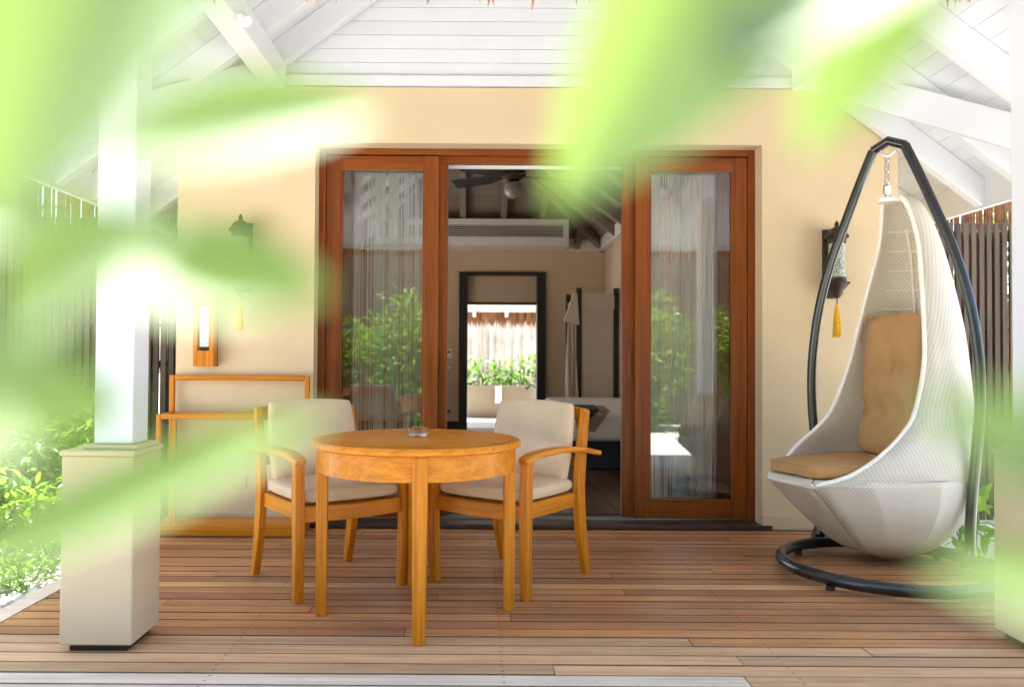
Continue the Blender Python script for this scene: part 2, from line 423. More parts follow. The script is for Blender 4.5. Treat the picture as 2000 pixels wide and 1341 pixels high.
# white weatherboarded gable
gab = MB().prism([wp(-1.75, WT + 0.002), wp(2.52, WT + 0.002), wp(XC, 4.38)], (0, 0.02, 0)).build('gable_backing', 'white_paint', villa)
gab.location = (0, 0.04, 0)
z = WT + 0.004; first = True
while z < 4.15:
    hw = (4.36 - z - 0.086) / SL
    if hw < 0.1: break
    if first: BX(-1.72, 2.49, -0.034, -0.001, z, z + 0.064).build('gable_board', 'white_paint', villa, bevel=0.003); z += 0.068; first = False; continue
    BX(XC - hw - 0.03, XC + hw + 0.03, 0.0, 0.024, z, z + 0.0868).build('gable_board', 'white_paint', villa, bevel=0.002); z += 0.0895

# roof -----------------------------------------------------------------------------------------
roof = thing('veranda_roof', 'white boarded hipped veranda roof with painted rafters and thatch edge', 'roof', (XC, YF, 2.2))
ang = math.atan(SL); CS, SN = math.cos(ang), math.sin(ang)
def rl(dx, y, z): return (dx, y - YF, z - 2.2)      # roof-local
YB = 12.9
nb = 35; bw = XE / nb
for sgn in (-1, 1):
    for i in range(nb):
        d0 = XE - i * bw; d1 = d0 - bw + 0.0025
        y0a = YF + (XE - d0); y0b = YF + (XE - d1)
        if y0a > YB - 0.3: continue
        z0, z1 = zb(d0), zb(d1); th = 0.018
        b = MB()
        vs = [rl(sgn * d0, y0a, z0), rl(sgn * d1, y0b, z1), rl(sgn * d1, YB, z1), rl(sgn * d0, YB, z0)]
        b.add(vs + [(x, yq, zq + th) for x, yq, zq in vs], [(0, 1, 2, 3), (4, 5, 6, 7), (0, 1, 5, 4), (1, 2, 6, 5), (2, 3, 7, 6), (3, 0, 4, 7)])
        b.build('ceiling_board', 'white_paint', roof)
    # rafters
    for yr in (2.98, 3.55, 4.13, 4.70, 5.17, 5.95, 6.6, 7.25, 7.9, 8.6):
        ins = min(XE, yr - YF - 0.02)
        a = rl(sgn * (XE + 0.05), yr, zb(XE + 0.05)); c = rl(sgn * (XE - ins), yr, zb(XE - ins))
        MB().beam(a, c, 0.075, 0.15, (0, 0, 1), -0.077).build('rafter', 'white_paint', roof, bevel=0.004)
    # purlin over the column
    BX(*sorted((sgn * 1.59, sgn * 1.73)), 3.3 - YF, 5.12 - YF, 2.77 - 2.2, 2.925 - 2.2).build('purlin', 'white_paint', roof, bevel=0.004)
    # diagonal strut under the rafters
    MB().beam(rl(sgn * 1.62, 5.13, zb(1.62) - 0.30), rl(sgn * 2.80, 3.93, zb(2.80) - 0.30), 0.075, 0.17, (0, 0, 1), 0.07).build('diagonal_strut', 'white_paint', roof, bevel=0.004)
    # hip rafter, eave plate
    MB().beam(rl(sgn * (XE - 0.4), YF + 0.4, zb(XE - 0.4)), rl(0, YF + XE, zb(0)), 0.08, 0.17, (0, 0, 1), -0.087).build('hip_rafter', 'white_paint', roof)
    BX(*sorted((sgn * (XE - 0.03), sgn * (XE + 0.005))), 0.0, YB - YF, zb(XE) - 2.2 - 0.17, zb(XE) - 2.2 + 0.03).build('eave_plate', 'white_paint', roof)
# front slope boards (mostly seen as a reflection in the door glass)
for i in range(nb):
    d0 = XE - i * bw; d1 = d0 - bw + 0.004
    vs = [rl(-d0, YF + XE - d0, zb(d0)), rl(d0, YF + XE - d0, zb(d0)), rl(d1, YF + XE - d1, zb(d1)), rl(-d1, YF + XE - d1, zb(d1))]
    MB().add(vs + [(x, yq, zq + 0.018) for x, yq, zq in vs], [(0, 1, 2, 3), (4, 5, 6, 7), (0, 1, 5, 4), (1, 2, 6, 5), (2, 3, 7, 6), (3, 0, 4, 7)]).build('ceiling_board', 'white_paint', roof)
for dx in (-2.2, -1.6, -1.0, -0.4, 0.4, 1.0, 1.6, 2.2):
    MB().beam(rl(dx, YF + 0.45, zb(XE - 0.45)), rl(dx, YF + XE - abs(dx), zb(abs(dx))), 0.07, 0.14, (0, 0, 1), -0.073).build('rafter', 'white_paint', roof)
BX(-XE + 0.02, XE - 0.02, -0.005, 0.03, zb(XE) - 2.2 - 0.02, zb(XE) - 2.2 + 0.03).build('eave_plate', 'white_paint', roof)
# thatch: solid body above the boards plus a fringe of leaf tips
E = XE + 0.16; T = 0.24
def zt(d): return zb(d) + T
th = MB()
vs = [rl(-E, YF - .16, zb(E) + .04), rl(E, YF - .16, zb(E) + .04), rl(E, YB + .2, zb(E) + .04), rl(-E, YB + .2, zb(E) + .04), rl(0, YF + XE, zb(0) + .03), rl(0, YB + .2, zb(0) + .03)]
vs += [(x, yq, zq + T) for x, yq, zq in vs]
th.add(vs, [(0, 1, 4), (1, 2, 5, 4), (3, 0, 4, 5), (6, 7, 10), (7, 8, 11, 10), (9, 6, 10, 11), (0, 1, 7, 6), (1, 2, 8, 7), (3, 0, 6, 9), (2, 5, 11, 8), (5, 3, 9, 11)])
th.build('thatch_body', 'thatch', roof)
def fringe(p0, p1, n, lmin, lmax, wd, seed, depth=0.06):
    rr = random.Random(seed); b = MB(); p0 = Vector(p0); p1 = Vector(p1); al = (p1 - p0).normalized(); nrm = Vector((-al.y, al.x, 0))
    for i in range(n):
        k = rr.random(); base = p0.lerp(p1, k) + nrm * rr.uniform(-depth, depth); L = rr.uniform(lmin, lmax); ww = rr.uniform(wd * 0.5, wd)
        tip = base + Vector((0, 0, -L)) + al * rr.uniform(-.03, .03) + nrm * rr.uniform(-.02, .02)
        m2 = base.lerp(tip, 0.55) + nrm * 0.004
        b.add([base - al * ww, base + al * ww, m2 + al * ww * .7, tip, m2 - al * ww * .7, base + nrm * .006], [(0, 1, 2, 4), (4, 2, 3), (0, 5, 1)])
    return b
ze = zb(E) + 0.112
f = fringe(rl(-E, YF - .13, ze), rl(E, YF - .13, ze), 900, 0.05, 0.115, 0.012, 3).build('thatch_fringe', 'thatch', roof); f['kind'] = 'stuff'
for sgn in (-1, 1):
    f = fringe(rl(sgn * (E - .03), YF - .1, ze), rl(sgn * (E - .03), YB, ze), 1500, 0.05, 0.16, 0.014, 5 + sgn).build('thatch_fringe', 'thatch', roof); f['kind'] = 'stuff'

# columns --------------------------------------------------------------------------------------
def column(xc, yc, label, off=0.0):
    t = thing('veranda_column', label, 'column', (xc, yc, 0), 0, 'veranda columns')
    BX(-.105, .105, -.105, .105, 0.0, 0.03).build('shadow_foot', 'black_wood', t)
    pli = BX(-.132, .132, -.132, .132, 0.028, 0.715).build('plinth', 'plinth_plaster', t, bevel=0.006)
    BX(-.138, .138, -.138, .138, 0.716, 0.735).build('plinth_cap', 'plinth_plaster', pli, bevel=0.004)
    BX(-.10 + off, .10 + off, -.10, .10, 0.736, 0.752).build('plinth_cap', 'plinth_plaster', pli, bevel=0.004)
    BX(-.072 + off, .072 + off, -.072, .072, 0.753, 2.60).build('shaft', 'column_paint', t, bevel=0.005)
column(-1.382, 3.135, 'white column on a beige plinth left of the table, partly behind leaves', .030)
column(2.185, 3.125, 'white column on a beige plinth cut by the right picture edge', -.022)

# ================================================================== DOORS
YD = YW + 0.13                # door frame plane
fr = thing('door_frame', 'reddish brown timber frame lining the wide terrace doorway', 'door frame', (0, YD, 0))
BX(OX0, OX0 + 0.045, 0.0, 0.17, 0.03, OZ1 - .002).build('jamb', 'door_wood_z', fr, bevel=0.003)
BX(OX1 - 0.045, OX1, 0.0, 0.17, 0.03, OZ1 - .002).build('jamb', 'door_wood_z', fr, bevel=0.003)
BX(OX0 + .046, OX1 - .046, 0.0, 0.17, OZ1 - 0.04, OZ1 - .002).build('head', 'door_wood_x', fr, bevel=0.003)
BX(OX0 + .046, OX1 - .046, 0.058, 0.068, OZ1 - 0.085, OZ1 - .041).build('track_cover', 'door_wood_x', fr)
BX(OX0 + .046, OX1 - .046, 0.125, 0.14, OZ1 - 0.072, OZ1 - .041).build('track_cover', 'door_wood_x', fr)
thr = BX(OX0 - 0.08, OX1 + 0.06, -0.15, 0.2, 0.0005, 0.03).build('threshold', 'threshold', fr, bevel=0.004)
for yy in (0.035, 0.09): BX(OX0 + .05, OX1 - .05, yy - .004, yy + .004, 0.031, 0.038).build('floor_track', 'steel', thr)
def sliding_door(x0, x1, y, label, hx, group='sliding glass doors'):
    t = thing('sliding_door', label, 'door', (x0, y, 0.040), 0, group)
    W = x1 - x0; H = OZ1 - 0.046 - 0.04; s = 0.094; th = 0.042
    sa = BX(0, s, -th / 2, th / 2, 0, H).build('stile', 'door_wood_z', t, bevel=0.004)
    sb = BX(W - s, W, -th / 2, th / 2, 0, H).build('stile', 'door_wood_z', t, bevel=0.004)
    BX(s, W - s, -th / 2 + .002, th / 2 - .002, H - 0.095, H - .001).build('rail', 'door_wood_x', t, bevel=0.003)
    BX(s, W - s, -th / 2 + .002, th / 2 - .002, 0.001, 0.125).build('rail', 'door_wood_x', t, bevel=0.003)
    for (a, b2) in ((s, s + .012), (W - s - .012, W - s)): BX(a, b2, -.012, .012, 0.126, H - .096).build('glazing_bead', 'door_wood_z', t)
    BX(s + .012, W - s - .012, -.003, .003, 0.126, H - 0.096).build('glass_pane', 'door_glass', t)
    if hx is not None:
        h = MB().box(hx - .013, hx + .013, -th / 2 - .006, -th / 2, 0.92, 1.10).build('handle', 'door_wood_z', sa if hx < .3 else sb, bevel=0.004)
    return t
sliding_door(-0.992, -0.252, YD + .035, 'outer sliding door with wooden frame left of the doorway', None)
sliding_door(-0.93, -0.192, YD + .092, 'inner sliding door stacked behind the left outer door', 0.70)
sliding_door(1.045, 1.783, YD + .035, 'outer sliding door with wooden frame right of the doorway', None)
sliding_door(0.967, 1.705, YD + .092, 'inner sliding door stacked behind the right outer door', 0.05)
cr = BX(-0.85, 1.66, 0, 0.02, 0, 0.022).build('curtain_rail', 'plate_white'); cr.location = (0, YD + 0.2, OZ1 - 0.085)
tag(cr, 'thin cream curtain rail across the top of the doorway', 'curtain rail')
def string_curtain(x0, x1, n, label, seed, clumps):
    rr = random.Random(seed); t = thing('string_curtain', label, 'curtain', (0, YD + 0.27, 0.05), 0, 'string curtains')
    H = OZ1 - 0.14
    BX(x0, x1, -.012, .012, H, H + 0.03).build('curtain_head', 'string_thread', t)
    b = MB()
    for i in range(n):
        if rr.random() < 0.85:
            c, s = rr.choice(clumps); x = x0 + (x1 - x0) * min(1, max(0, rr.gauss(c, s)))
        else: x = rr.uniform(x0, x1)
        yy = rr.uniform(-.012, .012); dx = rr.gauss(0, .012); pts = []
        for k in range(7):
            u = k / 6; pts.append((x + dx * u * u + 0.003 * math.sin(u * 7 + i), yy, H * (1 - u) + 0.005 * u))
        b.tube(pts, rr.choice((0.002, 0.003, 0.004)), 4, cap=False)
    o = b.build('curtain_strings', 'string_thread', t); o['kind'] = 'stuff'
string_curtain(-0.90, -0.30, 125, 'hanging string curtain seen through the left sliding doors', 4, ((.1, .05), (.35, .06), (.55, .04), (.8, .09)))
string_curtain(1.10, 1.74, 125, 'hanging string curtain seen through the right sliding doors', 9, ((.12, .08), (.45, .05), (.6, .05), (.85, .07)))

# ================================================================== BEDROOM
RY = 12.3; RXR = 1.93; RXL = -1.75
room = struct('room_floor', (0, YW, 0))
x = RXL; i = 0
while x < RXR:
    BX(x + .001, min(x + .128, RXR), 0.36, RY - YW, 0.0, 0.030).build('floor_plank', 'room_wood', room); x += .13
rw = struct('room_walls', (0, YW, 0))
ID0, ID1, IDZ = -0.26, 1.04, 2.38        # inner doorway outer frame
BX(RXL - .1, ID0, RY - YW, RY - YW + .2, 0.0, 2.9).build('back_wall', 'room_plaster', rw)
BX(ID1, RXR + .1, RY - YW, RY - YW + .2, 0.0, 2.9).build('back_wall', 'room_plaster', rw)
BX(ID0, ID1, RY - YW, RY - YW + .2, IDZ, 2.9).build('back_wall', 'room_plaster', rw)
BX(RXR, RXR + .1, 0.18, RY - YW, 0.0, 2.9).build('side_wall', 'room_plaster', rw)
for (ya, yb_, za, zb_) in ((.18, .9, 0, 2.9), (6.0, RY - YW, 0, 2.9), (.9, 6.0, 0, .35), (.9, 6.0, 2.35, 2.9)): BX(RXL - .018, RXL, ya, yb_, za, zb_).build('side_wall', 'room_plaster', rw)  # same unseen opening on the room side, added to let daylight in
for (a, b2) in ((RXL, ID0 - .001), (ID1 + .001, RXR)): BX(a, b2, RY - YW - .015, RY - YW, 0.03, 0.14).build('skirting', 'bed_base', rw)
BX(RXL, RXR, RY - YW - 0.09, RY - YW - .001, 2.70, 2.875).build('cornice', 'room_white', rw, bevel=0.004)
BX(RXR - 0.09, RXR - .001, 0.2, RY - YW - 0.091, 2.70, 2.875).build('cornice', 'room_white', rw, bevel=0.004)
BX(RXL + .001, RXL + .09, 0.2, RY - YW - 0.091, 2.70, 2.875).build('cornice', 'room_white', rw, bevel=0.004)
# inner ceiling: sloping boards and rafters
ic = struct('room_ceiling', (0, YW, 0))
nbr = 18
for i in range(nbr):
    d0 = i * 0.085; d1 = d0 + 0.081
    y0, y1 = RY - YW - d0, RY - YW - d1; z0, z1 = 2.82 + SL * d0, 2.82 + SL * d1
    MB().prism([(RXL + d0, y0, z0), (RXR - d0, y0, z0), (RXR - d1, y1, z1), (RXL + d1, y1, z1)], (0, 0, 0.015)).build('ceiling_board', 'room_ceiling', ic)
    for (xa, s2) in ((RXR, -1), (RXL, 1)):
        MB().prism([(xa + s2 * d0, 0.15, z0), (xa + s2 * d0, y0, z0), (xa + s2 * d1, y1, z1), (xa + s2 * d1, 0.15, z1)], (0, 0, 0.015)).build('ceiling_board', 'room_ceiling', ic)
BX(RXL + 1.52, RXR - 1.52, 0.15, RY - YW - 1.5, 3.96, 3.99).build('ceiling_ridge', 'room_ceiling', ic)
for xr in (-0.75, -0.20, 0.385, 0.95, 1.5):
    dd = min(1.5, RXR - xr - .05, xr - RXL - .05)
    MB().beam((xr, RY - YW - .02, 2.80), (xr, RY - YW - dd, 2.80 + SL * (dd - .02)), 0.085, 0.12, (0, 0, 1), -.05).build('rafter', 'room_ceiling', ic)
for xa, s2 in ((RXR, -1), (RXL, 1)):
    MB().beam((xa, RY - YW, 2.79), (xa + s2 * 1.5, RY - YW - 1.5, 2.79 + SL * 1.5), 0.09, 0.14, (0, 0, 1), -.05).build('hip_rafter', 'room_ceiling', ic)
    for k in range(7):
        yr = 1.2 + k * 0.75
        MB().beam((xa, yr, 2.80), (xa + s2 * 1.5, yr, 2.80 + SL * 1.5), 0.085, 0.12, (0, 0, 1), -.05).build('rafter', 'room_ceiling', ic)
BX(WL, WR, 0.181, 0.20, 2.46, 4.3).build('front_gable_lining', 'room_ceiling', ic)
# inner doorway
idf = thing('inner_door_frame', 'black wooden door frame in the bedroom back wall', 'door frame', (0, RY, 0))
BX(ID0, ID0 + .13, -.04, .2, 0.03, IDZ).build('jamb', 'black_wood', idf, bevel=0.004)
BX(ID1 - .13, ID1, -.04, .2, 0.03, IDZ).build('jamb', 'black_wood', idf, bevel=0.004)
BX(ID0 + .13, ID1 - .13, -.04, .2, IDZ - .05, IDZ).build('head', 'black_wood', idf)
BX(ID0 + .13, ID1 - .13, .08, .12, 1.93, IDZ - .05).build('transom_panel', 'room_plaster', idf)
BX(ID0 + .13, ID1 - .13, .06, .14, 1.895, 1.93).build('transom_bar', 'black_wood', idf)
# air conditioning grille
ac = thing('air_vent', 'white wall air vent with dark louvres above the black door frame', 'air vent', (0, RY - 0.62, 2.70))
ax0, ax1 = -1.0, 1.315
BX(ax0, ax1, .02, .52, 0.0, 0.10).build('vent_box', 'room_white', ac); BX(ax0, ax1, .02, .52, 0.355, 0.375).build('vent_box', 'room_white', ac)
BX(ax1 - .02, ax1, .02, .52, .1005, .3545).build('vent_box', 'room_white', ac)
BX(ax0, ax1, -.004, .019, 0.29, 0.376).build('vent_frame', 'room_white', ac); BX(ax0, ax1, -.004, .019, -.002, 0.115).build('vent_frame', 'room_white', ac)
BX(ax1 - .075, ax1, -.004, .019, 0.1155, 0.2895).build('vent_frame', 'room_white', ac)
BX(ax0, ax1 - .076, .10, .11, 0.11, 0.30).build('vent_back', 'ink', ac)
for k in range(6):
    MB().beam((ax0, .01, .128 + k * .0295), (ax1 - .077, .01, .128 + k * .0295), 0.026, 0.007, (0, -0.5, 1)).build('louvre', 'room_white', ac)
# ceiling fan
fan = thing('ceiling_fan', 'five bladed ceiling fan with a globe lamp hanging in the bedroom', 'ceiling fan', (0.40, 9.0, 3.04))
MB().lathe([(.02, 0.9), (.02, .2), (.07, .19), (.12, .15), (.145, .10), (.14, .05), (.09, .02), (.05, .0)], n=24).build('motor', 'bronze', fan, smooth=True)
MB().lathe([(.04, 0.0), (.09, -.03), (.105, -.09), (.09, -.15), (.05, -.185), (.01, -.195)], n=24).build('globe', 'globe_glass', fan, smooth=True)
for k in range(5):
    a = R(8 + 72 * k); d = Vector((math.cos(a), math.sin(a), 0)); s = Vector((-d.y, d.x, 0.42)).normalized()
    MB().strip([d * .12 + Vector((0, 0, .05)), d * .3 + Vector((0, 0, .04)), d * .75 + Vector((0, 0, .03))], [.05, .15, .17], .01, s).build('blade', 'black_wood', fan, bevel=0.01)
# switches on the bedroom wall
for (zz, mat, lab, nm) in ((1.16, 'plate_white', 'white thermostat panel left of the black door frame, uppermost', 'thermostat'),
                           (0.94, 'plate_grey', 'grey light switch below the thermostat, left of the black door frame', 'light_switch'),
                           (0.29, 'plate_grey', 'grey wall switch low down left of the black door frame', 'wall_switch')):
    t = thing(nm, lab, 'switch', (-.405, RY - .012, zz), 0)
    hh = .07 if nm == 'thermostat' else .045
    plt = BX(-.045, .045, -.008, .012, -hh, hh).build('plate', mat, t, bevel=.004)
    BX(-.02, .02, -.012, -.008, .0 if nm == 'thermostat' else -.02, .03 if nm == 'thermostat' else .02).build('button', 'ink' if nm != 'light_switch' else 'plate_white', plt)
# canopy bed
bed = thing('canopy_bed', 'bed with white bedding, dark base and black canopy posts in the bedroom', 'bed', (0, 0, 0.03))
BX(0.93, 1.92, 7.85, 10.75, 0.0, 0.27).build('bed_base', 'bed_base', bed, bevel=.01)
BX(0.90, 1.92, 7.75, 10.78, 0.271, 0.55).build('mattress', 'linen', bed, bevel=.05, seg=4)
for (px, py) in ((1.37, 10.95), (1.36, 12.1), (1.87, 10.95)): BX(px - .035, px + .035, py - .035, py + .035, 0, 2.0).build('post', 'black_wood', bed)
BX(1.41, 1.83, 10.93, 10.95, 0.5, 1.94).build('bed_hanging', 'drape', bed)
vs = MB()
for k in range(5):
    x0 = 1.405 + k * .0868; pts = [(x0, 10.91, 1.90), (x0 + .0868, 10.91, 1.90)] + [(x0 + .0868 * (1 - j / 6), 10.91, 1.72 - .045 * math.sin(math.pi * j / 6)) for j in range(7)]
    vs.prism(pts, (0, .01, 0))
vs.build('valance', 'drape', bed)
def drapes(name, x0, x1, y, z0, z1, mat, parent, amp=.03, n=40, fold=7, taper=0.0):
    b = MB(); rows_ = 10
    for j in range(rows_ + 1):
        v = j / rows_; zz = z1 + (z0 - z1) * v
        for i in range(n + 1):
            u = i / n; xm = (x0 + x1) / 2; xx = xm + (x0 + (x1 - x0) * u - xm) * (1 - taper * (1 - v))
            b.v.append((xx + .01 * math.sin(v * 5 + u * 9), y + amp * math.sin(u * fold * 2 * math.pi + .6 * math.sin(v * 3 + u * 4)) * (0.5 + .5 * v), zz))
    for j in range(rows_):
        for i in range(n): a = j * (n + 1) + i; b.f.append((a, a + 1, a + n + 2, a + n + 1))
    return b.build(name, mat, parent, smooth=True, angle=180)
drapes('bed_curtain', 1.17, 1.36, 10.9, 0.5, 1.80, 'drape', bed, amp=.03, n=30, fold=3, taper=.45)
MB().prism([(1.16, 10.87, 1.55), (1.37, 10.87, 1.5), (1.34, 10.87, 1.93), (1.29, 10.87, 1.93)], (0, .05, 0)).build('curtain_tie', 'drape', bed, bevel=.01)
MB().strip([(1.12, 8.6, .560), (1.09, 7.80, .560), (1.07, 7.745, .53), (1.04, 7.738, .38)], [.44, .36, .30, .16], .012, (1, 0, 0)).build('bed_throw', 'runner_brown', bed)
MB().strip([(1.06, 8.5, .573), (1.04, 7.80, .573), (1.01, 7.735, .54), (1.0, 7.727, .50)], [.32, .26, .20, .12], .012, (1, 0, 0)).build('throw_band', 'runner_black', bed)

# ================================================================== OUTDOOR BATHROOM
bf = struct('bathroom_floor', (0, RY, 0))
for i in range(6):
    for j in range(9): BX(-1.75 + i * .75 + .003, -1.75 + (i + 1) * .75 - .003, .2 + j * .75 + .003, .2 + (j + 1) * .75 - .003, -.05, .02).build('floor_slab', 'stone_floor', bf)
er = thing('rear_eave', 'white boarded rear eave with thatch fringe beyond the black door frame', 'eave', (XC, RY, 2.0))
def el(dx, y, z): return (dx, y - RY, z - 2.0)
e0y, e0z, e1y, e1z = RY + .2, 2.55, 14.3, 1.885
nbd = 12
for i in range(nbd):
    a, c = i / nbd, (i + .96) / nbd
    p = [el(-2.3, e0y + (e1y - e0y) * q, e0z + (e1z - e0z) * q) for q in (a, c)] + [el(2.3, e0y + (e1y - e0y) * q, e0z + (e1z - e0z) * q) for q in (c, a)]
    MB().prism(p, (0, 0, .02)).build('eave_board', 'white_paint', er)
for dx in (-1.6, -.98, -.42, 0.14, 0.70, 1.25, 1.8):
    MB().beam(el(dx, e0y, e0z), el(dx, e1y, e1z), .06, .09, (0, 0, 1), -.045).build('rafter', 'white_paint', er)
MB().prism([el(-2.4, e0y - .1, e0z + .1), el(2.4, e0y - .1, e0z + .1), el(2.4, e1y + .1, e1z + .03), el(-2.4, e1y + .1, e1z + .03)], (0, 0, .2)).build('thatch_body', 'thatch', er)
f = fringe(el(-2.3, e1y + .06, e1z + .05), el(2.3, e1y + .06, e1z + .05), 1100, .18, .36, .02, 21, .05).build('thatch_fringe', 'thatch', er); f['kind'] = 'stuff'
# bathtub
tub = thing('bathtub', 'freestanding beige stone bathtub in the outdoor bathroom', 'bathtub', (0.43, 15.0, 0.02))
def oval(a, b_, z, n=32, p=3.0):
    return [((1 if math.cos(q) >= 0 else -1) * abs(math.cos(q)) ** (2 / p) * a, (1 if math.sin(q) >= 0 else -1) * abs(math.sin(q)) ** (2 / p) * b_, z) for q in [2 * math.pi * k / n for k in range(n)]]
tb = MB(); rings = [oval(.60, .28, 0), oval(.66, .32, .12), oval(.78, .38, .45), oval(.82, .40, .56), oval(.78, .36, .56), oval(.72, .32, .40), oval(.55, .25, .12)]
for r_ in rings: tb.v += r_
for i in range(len(rings) - 1):
    for k in range(32): tb.f.append((i * 32 + k, i * 32 + (k + 1) % 32, i * 32 + 32 + (k + 1) % 32, i * 32 + 32 + k))
tb.f += [tuple(range(32))[::-1], tuple(range(6 * 32, 7 * 32))]
tb.build('tub_shell', 'bath_stone', tub, smooth=True)
tw = MB().strip([(0.53 - .43 - .13, -.35, .585 - .02), (0.10 - .13, -.41, .572), (.10 - .13, -.415, .45), (.10 - .13, -.405, .27)], .12, .012, (1, 0, 0)).build('towel', 'linen'); tw.location = (0.43, 15.0, 0.02)
tag(tw, 'small white towel hanging over the edge of the bathtub', 'towel')
tf = thing('bath_tap', 'black tall bath tap standing at the right end of the bathtub', 'tap', (1.06, 14.55, 0.02))
MB().tube([(0, 0, 0), (0, 0, .62)], .016, 10).build('riser', 'steel', tf, smooth=True)
MB().tube([(0, 0, .56), (-.08, .03, .60), (-.16, .06, .52)], .022, 10).build('spout', 'black_metal', tf, smooth=True)
# white curtains and wall of the courtyard
cw = BX(-3.2, 3.6, 19.2, 19.35, -.1, 2.6).build('courtyard_wall', 'white_wall'); tag(cw, 'white courtyard wall behind the curtains', 'wall')
for k, (a, b2) in enumerate(((-0.6, -0.02), (0.02, 0.30), (0.34, 0.85), (0.88, 1.55), (1.6, 2.2))):
    t = thing('bathroom_curtain', 'white bathroom curtain behind the bathtub plants, %s from the left' % ('first', 'second', 'third', 'fourth', 'fifth')[k], 'curtain', (0, 17.6, 0), 0, 'white bathroom curtains')
    drapes('curtain_cloth', a, b2, 0, 0.05, 1.95, 'curtain_white', t, amp=.06, n=48, fold=3)
cp = thing('curtain_pole', 'pole carrying the white bathroom curtains', 'curtain pole', (0, 17.6, 1.97)); MB().tube([(-1.6, 0, 0), (2.4, 0, 0)], .015, 8).build('pole', 'black_metal', cp)
for xx in (-1.55, 2.35): MB().tube([(xx, 0, 0), (xx, 0, -1.97)], .02, 8).build('post', 'black_metal', cp)

# ================================================================== FURNITURE
# dining chair (faces local -Y)
def pillow(w, d, t, n=14, p=5.0, tufts=(), puff=0.5, seed=1):
    """cushion in its own plane: x in +-w/2, y in +-d/2, z thickness t (bottom at 0)"""
    rr = random.Random(seed); b = MB(); top = []; 
    def prof(u, v):
        e = max(0.0, (1 - abs(u) ** p)) * max(0.0, (1 - abs(v) ** p)); return e ** 0.30
    def sq(q): return q
    for side in (1, -1):
        for j in range(n + 1):
            for i in range(n + 1):
                u = math.sin((i / n * 2 - 1) * math.pi / 2); v = math.sin((j / n * 2 - 1) * math.pi / 2)
                rr_ = 0.985
                h = prof(u * rr_, v * rr_) * t / 2 * (1 + puff * 0.25 * (1 - u * u) * (1 - v * v))
                for (tu, tv, depth, rad) in tufts:
                    dd = math.hypot((u - tu) * w / 2, (v - tv) * d / 2); h -= depth * math.exp(-(dd / rad) ** 1.2) * (1 if side > 0 else .5)
                    an = math.atan2(v - tv, u - tu); h -= 0.30 * depth * math.exp(-(dd / (rad * 3)) ** 2) * (0.5 + 0.5 * math.cos(an * 9 + seed))
                cr = 1 - 0.06 * (u * u * v * v)
                b.v.append((u * w / 2 * cr, v * d / 2 * cr, t / 2 + side * h))
    M = (n + 1) * (n + 1)
    for s_ in (0, 1):
        for j in range(n):
            for i in range(n):
                a = s_ * M + j * (n + 1) + i; q = (a, a + 1, a + n + 2, a + n + 1); b.f.append(q if s_ == 0 else q[::-1])
    bd = [i for i in range(n + 1)] + [(j) * (n + 1) + n for j in range(1, n + 1)] + [n * (n + 1) + i for i in range(n - 1, -1, -1)] + [j * (n + 1) for j in range(n - 1, 0, -1)]
    for k in range(len(bd)): a, c = bd[k], bd[(k + 1) % len(bd)]; b.f.append((a, M + a, M + c, c))
    return b
def piping(w, d, t, parent, mat, n=40, p=7.0):
    pts = []
    for k in range(n):
        a = 2 * math.pi * k / n; ca, sa = math.cos(a), math.sin(a)
        u = (1 if ca >= 0 else -1) * abs(ca) ** (2 / 9.0); v = (1 if sa >= 0 else -1) * abs(sa) ** (2 / 9.0)
        cr = 1 - 0.06 * (u * u * v * v)
        pts.append((u * w / 2 * cr * 1.0, v * d / 2 * cr * 1.0, t * .5))
    MB().tube(pts, .0032, 6, closed=True).build('piping', mat, parent, smooth=True)
